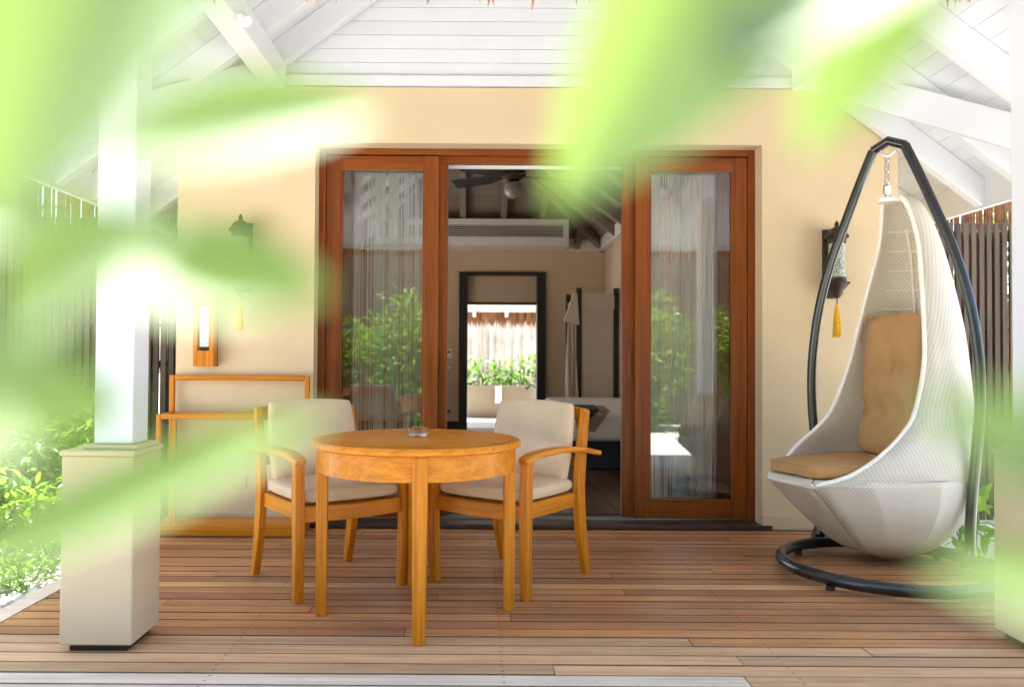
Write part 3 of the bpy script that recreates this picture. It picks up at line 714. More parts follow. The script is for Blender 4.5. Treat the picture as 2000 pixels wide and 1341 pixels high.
def make_chair():
    t = thing('armchair', 'x', 'chair', (0, 0, 0), 0, 'teak armchairs at the round table')
    for s in (-1, 1):
        fl = smooth_tab([(s * .262, -.262, 0.0), (s * .265, -.272, .2), (s * .268, -.275, .42), (s * .268, -.268, .615)], 10)
        MB().strip(fl, .045, [.040, .041, .043, .045, .047, .049, .05, .051, .052, .053], (1, 0, 0)).build('front_leg', 'teak_z', t, bevel=.005)
        rl_ = smooth_tab([(s * .252, .31, 0.0), (s * .252, .262, .18), (s * .252, .232, .42), (s * .254, .250, .62), (s * .250, .297, .828)], 16)
        MB().strip(rl_, .036, [.040 + .032 * math.sin(math.pi * k / 15) for k in range(16)], (1, 0, 0)).build('rear_leg', 'teak_z', t, bevel=.005)
        ar = smooth_tab([(s * .266, -.300, .612), (s * .274, -.235, .640), (s * .288, -.05, .652), (s * .297, .15, .640), (s * .296, .345, .607)], 16)
        MB().strip(ar, [.052 + .012 * math.sin(math.pi * k / 15) for k in range(16)], [.034 - .012 * (k / 15) for k in range(16)], (1, 0, 0)).build('armrest', 'teak_y', t, bevel=.007)
        BX(*sorted((s * .222, s * .250)), -.25, .215, .350, .420).build('seat_rail', 'teak_y', t, bevel=.004)
    MB().strip(smooth_tab([(-.245, -.262, .385), (0, -.275, .380), (.245, -.262, .385)], 9), .028, .070, (0, 1, 0)).build('seat_rail', 'teak_x', t, bevel=.004)
    MB().strip([(-.22, .222, .385), (.22, .222, .385)], .028, .070, (0, 1, 0)).build('seat_rail', 'teak_x', t, bevel=.004)
    BX(-.221, .221, -.248, .207, .405, .418).build('seat_board', 'teak_y', t)
    MB().strip(smooth_tab([(-.250, .294, .798), (-.1, .327, .811), (.1, .327, .811), (.250, .294, .798)], 12), .030, .065, (0, 1, 0)).build('top_rail', 'teak_x', t, bevel=.006)
    MB().strip(smooth_tab([(-.245, .245, .57), (0, .272, .57), (.245, .245, .57)], 9), .022, .045, (0, 1, 0)).build('back_rail', 'teak_x', t, bevel=.004)
    c = pillow(.50, .49, .078, 16, 7, puff=.3).build('seat_cushion', 'cushion_beige', t, smooth=True, angle=180); piping(.50, .49, .078, c, 'cushion_beige'); c.location = (0, -.035, .420)
    c = pillow(.455, .435, .085, 16, 7, puff=.35).build('back_cushion', 'cushion_beige', t, smooth=True, angle=180)
    piping(.455, .435, .085, c, 'cushion_beige'); c.location = (0, .230, .645); c.rotation_euler = (R(90 - 12), 0, 0)
    return t
ch1 = make_chair(); ch1['label'] = 'teak armchair with beige cushions left of the round table'
ch2 = copy_tree(ch1); ch2['label'] = 'teak armchair with beige cushions right of the round table'
ch1.location = (-0.715, 4.0, 0); ch1.rotation_euler = (0, 0, R(34.5))
ch2.location = (0.175, 4.06, 0); ch2.rotation_euler = (0, 0, R(-36.5))

# round table
tb_ = thing('round_table', 'round teak table with square legs between the two armchairs', 'table', (-0.250, 3.51, 0), R(5.7))
MB().lathe([(.0, .708), (.432, .708), (.441, .714), (.443, .728), (.437, .738), (.40, .7405), (.0, .7405)], n=72).build('rim', 'teak_x', tb_, smooth=True)
for k in range(-6, 7):     # slats of the top
    yc = k * .0615; hw = math.sqrt(max(0, .405 ** 2 - max(abs(yc - .029), abs(yc + .029)) ** 2))
    if hw < .05: continue
    yl, yh = yc - .0275, yc + .0275
    nseg = 6; fr_ = []
    e0 = math.sqrt(.405 ** 2 - yl * yl) if abs(yl) < .405 else .05; e1 = math.sqrt(.405 ** 2 - yh * yh) if abs(yh) < .405 else .05
    MB().prism([(-e0, yl, .7412), (e0, yl, .7412), (e1, yh, .7412), (-e1, yh, .7412)], (0, 0, .0035)).build('top_slat', 'teak_x', tb_)
ap = MB(); n = 64
for (r_, z_) in ((.415, .61), (.415, .7075), (.393, .7075), (.393, .61)):
    for k in range(n): ap.v.append((r_ * math.cos(2 * math.pi * k / n), r_ * math.sin(2 * math.pi * k / n), z_))
for i in range(4):
    for k in range(n): ap.f.append((i * n + k, i * n + (k + 1) % n, ((i + 1) % 4) * n + (k + 1) % n, ((i + 1) % 4) * n + k))
ap.build('apron', 'teak_x', tb_, smooth=True)
for k in range(4):
    a = R(90 * k); d = Vector((math.cos(a), math.sin(a), 0)); s = Vector((-d.y, d.x, 0))
    MB().strip([d * .398 + Vector((0, 0, .0)), d * .398 + Vector((0, 0, .35)), d * .398 + Vector((0, 0, .707))], [.050, .055, .060], [.042, .046, .048], s).build('leg', 'teak_z', tb_, bevel=.004)
# ashtray
at = thing('ashtray', 'small clear glass ashtray on the round table', 'ashtray', (-0.25, 3.55, 0.7452))
MB().lathe([(.040, 0), (.046, .006), (.047, .034), (.043, .037), (.036, .034), (.034, .012), (.01, .010)], n=28).build('ashtray_body', 'ashtray_glass', at, smooth=True)

# luggage rack
lr = thing('luggage_rack', 'slim teak luggage rack with open shelf against the wall', 'rack', (-1.935, 5.215, 0))
Wd = .885; dp = .24
def bar(a, b, w=.032, h=.032, mat='teak_x', nm='rail', up=(0, 0, 1)): return MB().beam(a, b, w, h, up).build(nm, mat, lr, bevel=.007)
for xx in (0.016, Wd - .016): bar((xx, -.03, 0.05), (xx, -.03, .965), mat='teak_z', nm='rear_post', up=(0, 1, 0))
bar((.032, -.03, .949), (Wd - .032, -.03, .949), h=.035)
for xx in (0.016, Wd - .016):
    bar((xx, -dp, 0.05), (xx, -dp, .735), mat='teak_z', nm='front_post', up=(0, 1, 0)); bar((xx, -.046, .719), (xx, -dp + .016, .719), mat='teak_y', nm='side_rail')
bar((.032, -dp, .719), (Wd - .032, -dp, .719), w=.045); bar((.032, -.03, .719), (Wd - .032, -.03, .719))
bar((.10, -dp + .03, 0.05), (.10, -dp + .03, .703), mat='teak_z', nm='front_post', w=.024, h=.024, up=(0, 1, 0))
for k in range(3): BX(-.01, Wd + .01, -.012 - (k + 1) * .085, -.012 - k * .085 - .006, .052 if k else .052, .075).build('base_slat', 'teak_x', lr, bevel=.004)
BX(-.01, Wd + .01, -.268, -.255, .004, .07).build('base_front', 'teak_x', lr, bevel=.003); BX(-.005, Wd + .005, -.25, -.02, .003, .045).build('base_box', 'teak_x', lr)

# wall box with the white device
wb = thing('wall_box', 'small wooden wall box holding a white panel above the luggage rack', 'wall box', (-1.715, 5.235, 1.02))
BX(-.065, .065, -.012, 0, 0, .42).build('box_back', 'black_wood', wb)
BX(-.065, -.040, -.085, -.0125, 0, .42).build('box_side', 'teak_z', wb, bevel=.002); BX(.036, .065, -.085, -.0125, 0, .42).build('box_side', 'teak_z', wb, bevel=.002)
BX(-.0395, .0355, -.085, -.0125, 0, .10).build('box_front', 'teak_z', wb, bevel=.002); BX(-.0395, .0355, -.085, -.0125, .40, .42).build('box_top', 'teak_x', wb, bevel=.002)
pn = BX(-.030, .028, -.070, -.013, .125, .385).build('white_panel', 'plate_white', wb, bevel=.003)
for (dx, dz) in ((-.016, .02), (0, .013), (.015, .022)): BX(dx - .004, dx + .004, -.0715, -.070, .125 + dz - .003, .125 + dz + .003).build('mark', 'ink', pn)
for dx in (-.012, .002, .014): BX(dx - .0015, dx + .0015, -.0712, -.070, .165, .21).build('slot', 'plate_grey', pn)
ws = thing('wall_socket', 'beige square wall socket low on the wall behind the left armchair', 'socket', (-1.50, 5.239, .29))
plt = BX(-.042, .042, -.009, 0, -.042, .042).build('plate', 'plinth_plaster', ws, bevel=.003); BX(-.02, .02, -.0105, -.009, -.02, .02).build('socket_face', 'plinth_plaster', plt)

# wall lanterns
def lantern(x, zz, label):
    t = thing('wall_lantern', label, 'wall lamp', (x, YW, zz), 0, 'bronze wall lanterns')
    BX(-.050, .050, -.022, -.001, 0, .44).build('back_plate', 'bronze', t, bevel=.004)
    c = (0, -.105, 0)
    lc = MB().lathe([(.020, 0), (.030, .015), (.036, .03), (.040, .045), (.058, .065), (.072, .085), (.076, .095), (.058, .100), (.056, .125)], c, 20).build('lower_crown', 'bronze', t, smooth=True)
    MB().lathe([(.050, .126), (.050, .338)], c, 20).build('glass_tube', 'lantern_glass', t, smooth=True)
    MB().lathe([(.056, .339), (.056, .368), (.074, .376), (.072, .388), (.060, .402), (.046, .425), (.022, .440), (.012, .448), (.014, .462), (.004, .482)], c, 20).build('upper_crown', 'bronze', t, smooth=True)
    for k in range(14):
        a = 2 * math.pi * k / 14
        MB().lathe([(.002, -.006), (.006, 0), (.002, .006)], (.074 * math.cos(a), -.105 + .074 * math.sin(a), .090), 6).build('bead', 'bronze', lc)
    for zz2 in (.36, .11): BX(-.018, .018, -.06, -.02, zz2 - .012, zz2 + .012).build('arm', 'bronze', t)
    ts = thing('tassel', 'yellow tassel hanging below the %s wall lantern' % ('right' if x > 0 else 'left'), 'tassel', (x, YW - .105, zz), 0, 'yellow tassels')
    MB().tube([(0, 0, 0), (0.002, 0, -.045)], .0035, 6).build('cord', 'bronze', ts)
    MB().lathe([(.004, -.040), (.010, -.045), (.011, -.056), (.006, -.062)], n=10).build('knot', 'tassel_gold', ts, smooth=True)
    b = MB(); rr = random.Random(3)
    for k in range(70):
        a = rr.uniform(0, 6.28); r0 = rr.uniform(.002, .010); r1 = rr.uniform(.006, .026)
        b.tube([(r0 * math.cos(a), r0 * math.sin(a), -.060), (r1 * .7 * math.cos(a), r1 * .7 * math.sin(a), -.12), (r1 * math.cos(a), r1 * math.sin(a), -.245 + rr.uniform(-.006, .006))], .0028, 4)
    b.build('fringe', 'tassel_gold', ts)
lantern(2.262, 1.475, 'bronze wall lantern on the wall behind the hanging egg chair')
lantern(-1.485, 1.495, 'bronze wall lantern above the wooden wall box, partly behind leaves')
sp = thing('spotlight', 'small white spotlight fixed to the ceiling beam at upper left', 'spotlight', (-1.175, 4.05, 2.74))
MB().tube([(0, 0, .03), (.03, -.02, .0)], .028, 14).build('lamp_head', 'plate_white', sp, smooth=True); MB().tube([(-.035, 0, .05), (0, 0, .03)], .010, 8).build('arm', 'plate_white', sp)

# ------------------------------------------------------------------ hanging egg chair
SU = Vector((.63, -.77, 0)).normalized(); SF = Vector((-SU.y * -1 if False else -.77, -.63, 0)).normalized()
SC = Vector((2.255, 4.47, 0))
st = thing('chair_stand', 'black steel arch stand with ring base carrying the egg chair', 'stand', tuple(SC))
ctr = Vector((-.165, -.30, 0))
ring = [ctr + Vector((math.cos(a) * .505, math.sin(a) * .505, .052)) for a in [2 * math.pi * k / 64 for k in range(64)]]
brg = MB().tube(ring, .030, 12, closed=True).build('base_ring', 'black_metal', st, smooth=True)
for k in range(4):
    a = R(35 + 90 * k); p = ctr + Vector((math.cos(a) * .505, math.sin(a) * .505, 0))
    MB().lathe([(.022, 0), (.022, .024)], p, 10).build('foot_pad', 'black_metal', brg)
leg = [(.395, .06), (.400, .30), (.425, .60), (.445, .85), (.440, 1.10), (.400, 1.38), (.330, 1.64), (.245, 1.86), (.165, 2.06), (.085, 2.245)]
for s in (-1, 1):
    pts = smooth_tab([tuple(SU * s * a + Vector((0, 0, zz))) for a, zz in leg], 40)
    MB().tube(pts, .026, 12).build('stand_leg', 'black_metal', st, smooth=True)
    p0 = SU * s * .395; q = Vector((0, 0, .05))
    k0 = MB(); k0.prism([p0 + q + SF * .10 + SU * -.012, p0 + q - SF * .10 + SU * -.012, p0 + Vector((0, 0, .19)) + SU * -.012], SU * .024); k0.build('gusset', 'black_metal', st)
    MB().tube([p0 + Vector((0, 0, .055)), ctr + (p0 - ctr).normalized() * .505 + Vector((0, 0, .052))], .024, 10).build('foot_link', 'black_metal', st, smooth=True)
MB().tube([SU * -.085 + Vector((0, 0, 2.245)), SU * .0 + Vector((0, 0, 2.285)), SU * .085 + Vector((0, 0, 2.245))], .026, 12).build('top_bar', 'black_metal', st, smooth=True)
MB().tube(smooth_tab([tuple(SU * -.05 + Vector((0, 0, 2.255))), tuple(SU * -.03 + Vector((0, 0, 2.215))), tuple(SU * .0 + Vector((0, 0, 2.20))), tuple(SU * .03 + Vector((0, 0, 2.22))), tuple(SU * .045 + Vector((0, 0, 2.26)))], 14), .006, 8).build('hanger_hook', 'steel', st, smooth=True)
chn = thing('hanging_chain', 'steel chain and spring between the stand top and the egg chair', 'chain', tuple(SC + Vector((0, 0, 2.2)) - SU * .01))
for k in range(5):
    c = Vector((0, 0, -.012 - k * .030)); ax = Vector((1, 0, 0)) if k % 2 else SU
    pts = [c + ax * .010 * math.cos(a) + Vector((0, 0, .020 * math.sin(a))) for a in [2 * math.pi * q / 14 for q in range(14)]]
    MB().tube(pts, .0036, 6, closed=True).build('link', 'steel', chn, smooth=True)
MB().tube([(.016 * math.cos(q * .9), .016 * math.sin(q * .9), -.155 - q * .0013) for q in range(46)], .0042, 6).build('spring', 'steel', chn, smooth=True)
MB().tube([(0, 0, -.205), (0, 0, -.245)], .006, 8).build('eye_rod', 'steel', chn, smooth=True)

egg = thing('egg_chair', 'white woven wicker egg chair hanging from the black stand', 'chair', (SC.x, SC.y, 0))
EF = Vector((-.95, -.31, 0)).normalized(); EU = Vector((.31, -.95, 0)).normalized()
def E3(f_, u_, z_): return EF * f_ + EU * u_ + Vector((0, 0, z_))
# z: W, B, F(front of the bowl), f_o, w_o (rim of the opening)
U_T = [(.45, .368, .42, .65, .165), (.50, .374, .428, .51, .250), (.60, .372, .430, .36, .300), (.72, .362, .43, .20, .295), (.83, .350, .43, .115, .285), (1.05, .315, .425, .035, .262),
       (1.25, .285, .405, .0, .232), (1.47, .240, .362, -.03, .190), (1.69, .190, .305, -.06, .142), (1.83, .155, .245, -.055, .112), (1.93, .122, .175, -.035, .085), (1.965, .08, .11, -.02, .06)]
NH = 7                       # facets per half
def cosa(q): return math.cos(q)
bowl = MB(); uvs = []
PG = [(.65, .165), (.40, .290), (.06, .372), (-.22, .335), (-.41, .165)]
PG = PG + [(f_, -u_) for f_, u_ in PG[::-1]]
PF = []                      # subdivided outline, straight facets kept
for i in range(10):
    (f0, u0), (f1, u1) = PG[i], PG[(i + 1) % 10]
    for k in range(4): PF.append((f0 + (f1 - f0) * k / 4, u0 + (u1 - u0) * k / 4))
NP = len(PF)
S_T = [(.035, .10, .16, .14), (.06, .24, .34, .32), (.10, .40, .52, .50), (.18, .56, .73, .71), (.30, .76, .92, .90), (.38, .88, .98, .97), (.45, 1.0, 1.0, 1.0), (.475, .985, .985, .985)]
ST = smooth_tab(S_T, 16)
for (z_, sf, sb, su) in ST:
    L = 0; prev = None
    for k in range(NP + 1):
        f_, u_ = PF[k % NP]
        if prev: L += math.hypot(f_ - prev[0], u_ - prev[1])
        prev = (f_, u_)
        bowl.v.append(tuple(E3(f_ * (sf if f_ > 0 else sb), u_ * su, z_))); uvs.append((z_ * 1.6, L))
for i in range(len(ST) - 1):
    for k in range(NP): a = i * (NP + 1) + k; bowl.f.append((a, a + 1, a + NP + 2, a + NP + 1))
bowl.f.append(tuple(range(NP + 1))[::-1])
bowl.uv = uvs
SEAM = MB().tube([E3(f_ * 1.008, u_ * 1.008, .454) for f_, u_ in PF], .010, 6, closed=True)
bowl_o = o = bowl.build('bowl', 'wicker', egg, smooth=True, angle=12); SEAM.build('seam_band', 'wicker_band', bowl_o, smooth=True)
so_ = o.modifiers.new('solid', 'SOLIDIFY'); so_.thickness = .014; so_.offset = 1
shell = MB(); uvs = []; NS = 12; rim_l = []; rim_r = []
US = smooth_tab(U_T, 34)
for (z_, W_, B_, fo, wo) in US:
    half = []; FX = .8
    pe = math.acos(min(1, max(-1, -fo / B_))) if fo < 0 else math.pi / 2 + math.asin(fo / FX)
    for k in range(NS + 1):
        a = pe * k / NS; q = k / NS
        half.append((-(B_ if a <= math.pi / 2 else FX) * math.cos(a), W_ * math.sin(a) * (1 - (1 - wo / (W_ * math.sin(pe))) * q ** 3)))
    full = [(f_, -u_) for f_, u_ in half[::-1]] + half[1:]
    L = 0
    for k, (f_, u_) in enumerate(full):
        if k: L += math.hypot(f_ - full[k - 1][0], u_ - full[k - 1][1])
        shell.v.append(tuple(E3(f_, u_, z_))); uvs.append((L, z_))
    rim_l.append(E3(full[0][0], full[0][1], z_)); rim_r.append(E3(full[-1][0], full[-1][1], z_))
M_ = 2 * NS + 1
for i in range(len(US) - 1):
    for k in range(M_ - 1): a = i * M_ + k; shell.f.append((a, a + 1, a + M_ + 1, a + M_))
shell.uv = uvs
shell_o = o = shell.build('shell', 'wicker', egg, smooth=True, angle=25)
so_ = o.modifiers.new('solid', 'SOLIDIFY'); so_.thickness = .014; so_.offset = 1
rim = rim_l[::-1] ; rim2 = rim_r
MB().tube([rim_r[0].lerp(rim_l[0], 0.0)] + rim_r[1:], .014, 8).build('rim_band', 'wicker_band', shell_o, smooth=True)
MB().tube(rim_l, .012, 8).build('rim_band', 'wicker_band', shell_o, smooth=True)
MB().tube([rim_l[0], E3(.652, 0, .45), rim_r[0]], .014, 8).build('rim_band', 'wicker_band', shell_o, smooth=True)
MB().lathe([(.06, 1.945), (.062, 1.955), (.055, 1.968), (.02, 1.975), (.012, 1.985), (.010, 2.0)], n=16).build('top_cap', 'wicker_band', egg, smooth=True)
# horizontal ribs and the seam inside the back
for z_ in [.62 + .108 * k for k in range(12)]:
    (W_, B_, fo, wo) = lerp(U_T, z_)
    pts = []
    amax = R(62)
    for k in range(15):
        a = -amax + 2 * amax * k / 14; sc_ = 1.0
        pts.append(E3(-(B_ - .012) * math.cos(a), (W_ * .97 - .012) * math.sin(a), z_))
    MB().tube(pts, .0045, 6).build('inner_rib', 'wicker_band', shell_o, smooth=True)
for a in (R(-32), R(32)):
    pts = []
    for k in range(20):
        z_ = .62 + 1.2 * k / 19; (W_, B_, fo, wo) = lerp(U_T, z_); pts.append(E3(-(B_ - .014) * math.cos(a), (W_ - .014) * math.sin(a), z_))
    MB().tube(pts, .006, 6).build('inner_seam', 'wicker_band', shell_o, smooth=True)
# cushions
rotE = math.atan2(EF.y, EF.x) + math.pi / 2          # local -Y -> EF
bc = thing('back_cushion', 'tan tufted back cushion tied inside the egg chair', 'cushion', tuple(SC + E3(-.03, 0.0, .565)), rotE)
pc = pillow(.40, .78, .12, 30, 5, tufts=((0, .22, .055, .045), (-.35, -.42, .045, .05), (.35, -.42, .045, .05), (-.95, -.42, .04, .06), (.95, -.42, .04, .06)), puff=.5, seed=4).build('cushion_body', 'cushion_tan', bc, smooth=True, angle=180)
pc.location = (0, .06, .38); pc.rotation_euler = (R(90 - 7), 0, 0)
MB().lathe([(.004, -.004), (.012, 0), (.004, .004)], n=10).build('button', 'cushion_tan', bc).location = (0, -.005, .465)
MB().tube(smooth_tab([(-.18, .03, .75), (-.20, .02, .77), (-.22, .01, .72), (-.24, .0, .62)], 12), .005, 6).build('tie', 'cushion_tan', bc, smooth=True)
MB().tube(smooth_tab([(-.18, .03, .75), (-.14, .0, .765), (-.08, -.0, .735), (.02, .0, .72)], 12), .005, 6).build('tie', 'cushion_tan', bc, smooth=True)
sk = thing('seat_cushion', 'tan seat cushion lying in the bowl of the egg chair', 'cushion', tuple(SC + Vector((0, 0, .482))), rotE)
PGC = [(.655, .150), (.39, .275), (.05, .335), (-.20, .30), (-.36, .14)]
PGC = PGC + [(f_, -u_) for f_, u_ in PGC[::-1]]
poly = []
for i in range(10):
    (f0, u0), (f1, u1) = PGC[i], PGC[(i + 1) % 10]
    for k in range(4): poly.append((-(u0 + (u1 - u0) * k / 4), -(f0 + (f1 - f0) * k / 4)))
NPC = len(poly)
cu = MB()
for (s_, z_) in ((.95, .0), (1.0, .012), (1.0, .062), (.985, .072), (.6, .082), (.05, .084)):
    for (x_, y_) in poly: cu.v.append((x_ * s_, y_ * s_, z_))
for i in range(5):
    for k in range(NPC): cu.f.append((i * NPC + k, i * NPC + (k + 1) % NPC, i * NPC + NPC + (k + 1) % NPC, i * NPC + NPC + k))
cu.f += [tuple(range(NPC))[::-1], tuple(range(5 * NPC, 6 * NPC))]
cub = cu.build('cushion_body', 'cushion_tan', sk, smooth=True, angle=60)
MB().tube([(x_ * 1.0, y_ * 1.0, .066) for x_, y_ in poly], .004, 6, closed=True).build('piping', 'cushion_tan', cub, smooth=True)

# ================================================================== FENCES AND GARDEN
def slat_fence(x0, x1, y, h, pitch, wd, label, side):
    t = thing('slat_fence', label, 'fence', (x0, y, -.16), 0)
    src = None; k = 0; x = 0
    while x < x1 - x0:
        if src is None: src = BX(-wd / 2, wd / 2, -.012, .012, 0, h + .16).build('slat', 'dark_slat', t, bevel=.002); o = src
        else: o = inst(src, t, (0, 0, 0))
        o.location = (x, random.uniform(-.002, .002), random.uniform(-.004, .004)); x += pitch
    for zz in (.35, 1.15, h + .02): BX(-.02, x1 - x0, .0125, .055, zz, zz + .06).build('rail', 'dark_slat', t)
    for zz in (0, (x1 - x0) / 2, x1 - x0 - .1): BX(zz, zz + .08, .0555, .13, 0, h + .1).build('post', 'dark_slat', t)
slat_fence(2.95, 5.3, 6.45, 2.17, .0605, .038, 'dark vertical slat fence behind the egg chair', 1)
slat_fence(-5.3, -2.15, 6.45, 2.17, .0605, .038, 'dark vertical slat fence left of the villa wall', -1)
def reed_screen(x0, x1, y, h, label, seed):
    rr = random.Random(seed); t = thing('reed_screen', label, 'screen', (x0, y, -.16), 0)
    b = MB(); x = 0
    while x < x1 - x0:
        r_ = rr.uniform(.008, .014); b.tube([(x, rr.uniform(-.01, .01), 0), (x + rr.uniform(-.01, .01), rr.uniform(-.01, .01), h + .16 + rr.uniform(-.03, .03))], r_, 5); x += r_ * 1.9
    o = b.build('reeds', 'reed', t); o['kind'] = 'stuff'
    for zz in (.5, 1.5, 2.3): MB().tube([(0, -.03, zz), (x1 - x0, -.03, zz)], .014, 6).build('binding_rail', 'reed', t)
reed_screen(2.9, 5.4, 6.75, 3.0, 'brown reed screen rising behind the right slat fence', 5)
reed_screen(-5.4, -2.1, 6.75, 3.0, 'brown reed screen rising behind the left slat fence', 6)

def leaf_faces(b, c, d, nrm, L, Wd):
    d = d.normalized(); s = d.cross(nrm)
    if s.length < 1e-3: s = d.orthogonal()
    s.normalize(); n_ = s.cross(d)
    b.add([c, c + d * L * .35 + s * Wd * .5 + n_ * Wd * .12, c + d * L * .75 + s * Wd * .38, c + d * L - n_ * L * .12, c + d * L * .75 - s * Wd * .38, c + d * L * .35 - s * Wd * .5 + n_ * Wd * .12, c + d * L * .4 - n_ * Wd * .03],
          [(0, 1, 6), (1, 2, 6), (2, 3, 6), (6, 3, 4), (6, 4, 5), (6, 5, 0)])
def bush(name, label, x, y, rx, ry, h, n, L, mat, seed, cat='bush', z0=-.16, group=None, low=0.05):
    rr = random.Random(seed); t = thing(name, label, cat, (x, y, z0), 0, group)
    b = MB(); stems = MB(); tips = []
    ns = max(5, int(h * 7))
    for k in range(ns):
        a = rr.uniform(0, 6.28); q = math.sqrt(rr.random()); top = Vector((rx * q * math.cos(a), ry * q * math.sin(a), h * rr.uniform(.55, 1.0) * (1 - .25 * q * q)))
        base = Vector((top.x * .25, top.y * .25, 0)); mid = base.lerp(top, .5) + Vector((rr.uniform(-.1, .1), rr.uniform(-.1, .1), 0)) * rx
        pts = smooth_tab([tuple(base), tuple(mid), tuple(top)], 7); r0 = .006 + .008 * h
        stems.tube(pts, [r0 * (1 - .8 * i / 6) for i in range(7)], 5); tips.append([Vector(p) for p in pts])
    for k in range(n):
        pts = rr.choice(tips); q = rr.random() ** .7; i = min(5, int(q * 6)); p = pts[i].lerp(pts[i + 1], q * 6 - i)
        if p.z < low * h: continue
        sp = .22 * min(rx, ry) + L
        off = Vector((rr.gauss(0, 1), rr.gauss(0, 1), rr.gauss(0, .7))) * sp * .45
        d = (off.normalized() + Vector((rr.uniform(-.4, .4), rr.uniform(-.4, .4), rr.uniform(-.2, .5)))).normalized()
        nr = Vector((rr.uniform(-.6, .6), rr.uniform(-.6, .6), 1))
        leaf_faces(b, p + off, d, nr, L * rr.uniform(.6, 1.25), L * rr.uniform(.3, .48))
    b.build('foliage', mat, t); stems.build('stems', 'bark', t)
    return t
# left garden bed beside the deck
lab = ['leafy green shrub against the left slat fence', 'bright low shrub beside the left deck edge', 'small leafy plant at the left deck edge among pebbles', 'tall leafy plant at the left picture edge', 'spreading green plant behind the left column plinth', 'tall loose shrub in front of the left slat fence', 'tall pale green shrub at the far left edge of the garden bed']
for k, (x, y, rx, ry, h, n, L, mt) in enumerate(((-3.4, 5.9, .5, .35, .95, 700, .11, 'leaf_bright'), (-2.65, 5.15, .42, .4, .55, 600, .085, 'leaf_bright'), (-2.42, 4.45, .25, .3, .30, 300, .06, 'leaf_bright'),
                                            (-2.95, 4.75, .35, .35, .80, 450, .12, 'leaf_bright'), (-2.5, 5.8, .35, .3, .7, 450, .09, 'leaf_green'), (-3.0, 6.0, .4, .3, 1.5, 700, .11, 'leaf_bright'), (-3.9, 5.6, .45, .4, 1.8, 800, .12, 'leaf_bright'))):
    bush('garden_shrub', lab[k], x, y, rx, ry, h, n, L, mt, 40 + k, 'shrub', group='shrubs of the left garden bed')
# right plants beside the stand foot
bush('garden_shrub', 'broad leaved green plant right of the chair stand by the deck edge', 3.05, 5.05, .16, .2, .55, 110, .13, 'leaf_bright', 61, 'shrub')
# big shrubs further left behind the leaves
bush('garden_tree', 'dense green tree beyond the left slat fence', -5.2, 8.2, 1.3, 1.0, 3.6, 2600, .2, 'leaf_green', 71, 'tree')
bush('garden_tree', 'green tree beyond the right slat fence and reed screen', 5.6, 8.6, 1.2, 1.0, 3.8, 2000, .2, 'leaf_green', 72, 'tree')
# courtyard plants behind the bathtub
pl = BX(-.9, 2.0, 16.25, 16.75, 0.0, .30).build('planter', 'bath_stone'); tag(pl, 'low beige planter behind the bathtub', 'planter')
for k, xx in enumerate((-.20, .10, .42, .68, .98, 1.3)):
    bush('courtyard_plant', 'green leafy plant behind the bathtub, %s from the left' % ('first', 'second', 'third', 'fourth', 'fifth', 'sixth')[k], xx, 16.5, .17, .17, .82 + .16 * ((k * 7) % 3) / 2, 85, .17, 'leaf_green', 80 + k, 'plant', z0=.30, group='plants behind the bathtub')
# pebbles left of the deck
peb = MB(); rr = random.Random(5)
ico = [(0, 0, 1), (.9, 0, .3), (.28, .85, .3), (-.72, .53, .3), (-.72, -.53, .3), (.28, -.85, .3), (.72, .53, -.4), (-.28, .85, -.4), (-.9, 0, -.4), (-.28, -.85, -.4), (.72, -.53, -.4)]
icf = [(0, 1, 2), (0, 2, 3), (0, 3, 4), (0, 4, 5), (0, 5, 1), (1, 6, 2), (2, 7, 3), (3, 8, 4), (4, 9, 5), (5, 10, 1), (6, 7, 2), (7, 8, 3), (8, 9, 4), (9, 10, 5), (10, 6, 1)]
for k in range(1500):
    x = rr.uniform(-3.4, -2.06); y = rr.uniform(2.2, 5.4); s = rr.uniform(.015, .045); a = rr.uniform(0, 6.28)
    peb.add([(x + s * (p[0] * math.cos(a) - p[1] * .8 * math.sin(a)), y + s * (p[0] * math.sin(a) + p[1] * .8 * math.cos(a)), -.16 + s * .35 + p[2] * s * .55) for p in ico], icf)
o = peb.build('pebbles', 'pebble', smooth=True, angle=180); tag(o, 'pale pebbles covering the ground left of the deck', 'pebbles', kind='stuff')
# garden on the camera side: what the door glass mirrors
for k in range(9):
    bush('hedge_bush', '%s hedge bush mirrored in the glass doors, counted from the left' % ('first', 'second', 'third', 'fourth', 'fifth', 'sixth', 'seventh', 'eighth', 'ninth')[8 - k], -5.6 + k * 1.45 + .3 * math.sin(k * 3), -3.4 + .4 * math.sin(k * 2.1), .85, .6, 2.75 + .2 * math.sin(k * 1.7), 4200, .15, 'leaf_bright', 100 + k, 'bush', group='hedge mirrored in the door glass')
fw = BX(-8, 9, -4.9, -4.8, -.16, 3.6).build('garden_wall', 'dark_reed'); tag(fw, 'brown reed garden wall mirrored in the glass doors', 'wall')

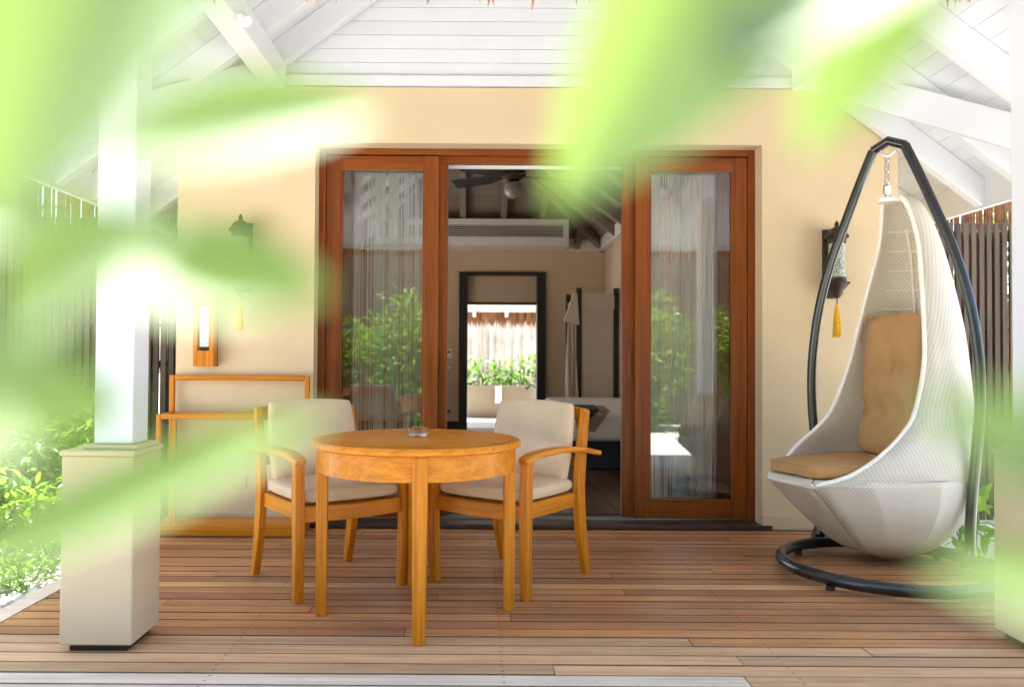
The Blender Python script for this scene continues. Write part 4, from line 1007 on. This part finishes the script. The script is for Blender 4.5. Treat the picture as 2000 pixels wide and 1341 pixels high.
# ================================================================== NEAR LEAVES (out of focus, close to the lens)
CR = cam.matrix_world
def at(px, py, d):                      # picture position at depth d (metres along the view axis)
    x = (px - 1000) / 2000 * 36 / 28.8 + 0.035 * 36 / 28.8; yv = -(py - 670.5) / 2000 * 36 / 28.8
    return CR @ Vector((x * d, yv * d, -d))
def near_leaf(parent, p0, p1, wd, up, fold=0.5, droop=.15, roll=0.0):
    """leaf blade from p0 (base) to p1 (tip), half width wd (metres), 'up' = direction of its upper face"""
    p0 = Vector(p0); p1 = Vector(p1); d = (p1 - p0); L = d.length; d.normalize(); up = Vector(up); s = d.cross(up).normalized(); n_ = s.cross(d).normalized()
    b = MB(); N = 12; prof = []
    for i in range(N + 1):
        t_ = i / N; c = p0 + d * L * t_ + n_ * droop * L * (math.sin(math.pi * t_) - .3 * t_)
        hw = wd * (math.sin(math.pi * min(1, t_ ** .85)) ** .8) + .0006
        row = []
        for q in (-1, -.5, 0, .5, 1):
            k_ = 1.5 if s.z * q < 0 else 0.95
            row.append(c + s * hw * k_ * q * math.cos(fold) + n_ * hw * k_ * (abs(q) ** 1.2) * math.sin(fold))
        b.v += [tuple(v) for v in row]
    for i in range(N):
        for k in range(4): a = i * 5 + k; b.f.append((a, a + 1, a + 6, a + 5))
    o = b.build('leaf', 'leaf_near', parent, smooth=True, angle=180); return o
def near_branch(name, label, stem_pts, leaves, rad=.0022):
    t = thing(name, label, 'branch', stem_pts[0], 0, None); o0 = Vector(stem_pts[0])
    MB().tube([Vector(p) - o0 for p in smooth_tab([tuple(p) for p in stem_pts], 24)], rad, 7).build('stem', 'green_stem', t, smooth=True)
    for (a, b_, wd, up, fold, droop) in leaves: near_leaf(t, Vector(a) - o0, Vector(b_) - o0, wd, up, fold, droop)
    return t
def NL(x0, y0, x1, y1, hw, d, fold=.65, droop=.06, up=(0, -.87, .5), dd=0.0):
    return (at(x0, y0, d), at(x1, y1, d + dd), hw * d / 1600 / math.cos(fold), up, fold, droop)
near_branch('leafy_branch', 'blurred bright green branch close to the lens at upper left', [(-.40, .10, -.16), (-.34, .16, .6), at(-260, 700, .20), at(-120, 200, .20), at(150, -200, .20), at(400, -240, .20)], [
    NL(430, -290, -30, 450, 250, .115, .42),
    NL(640, -230, 350, 40, 85, .13, .38),
    NL(250, 290, 740, 215, 105, .155, .40, .03),
])
near_branch('leafy_branch', 'blurred pale green branch close to the lens at middle left', [(-.36, .14, -.16), (-.30, .20, .5), at(-200, 900, .19), at(-120, 720, .19), at(-40, 560, .19)], [
    NL(0, 640, 360, 420, 120, .13, .40, .06, (.1, -.80, .6)),
    NL(240, 500, 640, 575, 115, .14, .40, -.02, (0, -.76, .65)),
    NL(-130, 380, 90, 450, 90, .13, .40),
    NL(-140, 770, 260, 800, 110, .12, .40),
    NL(-80, 1100, 640, 810, 62, .155, .45, .02),
])
near_branch('leafy_branch', 'blurred green branch hanging close to the lens at upper right', [(.46, .14, -.16), (.40, .2, .7), at(2300, 300, .21), at(2250, -260, .21), at(1850, -330, .21), at(1500, -300, .21)], [
    NL(1560, -290, 1080, 400, 150, .15, .50, .06, (.22, -.80, .56)),
    NL(1900, -260, 1390, 150, 135, .135, .40, .06, (.12, -.74, .66)),
    NL(1760, -230, 1565, 300, 85, .14, .3, .06, (0, -.95, .2)),
])
near_branch('leafy_branch', 'blurred pale green branch close to the lens at lower right', [(.30, .12, -.16), (.31, .18, .4), at(2250, 1400, .18), at(2200, 1150, .18), at(2140, 850, .18)], [
    NL(2160, 960, 1790, 780, 80, .115, .40),
    NL(2180, 1180, 1810, 1100, 60, .12, .40, .06, (0, -.8, .6)),
    NL(2120, 740, 1930, 960, 60, .11, .40),
])
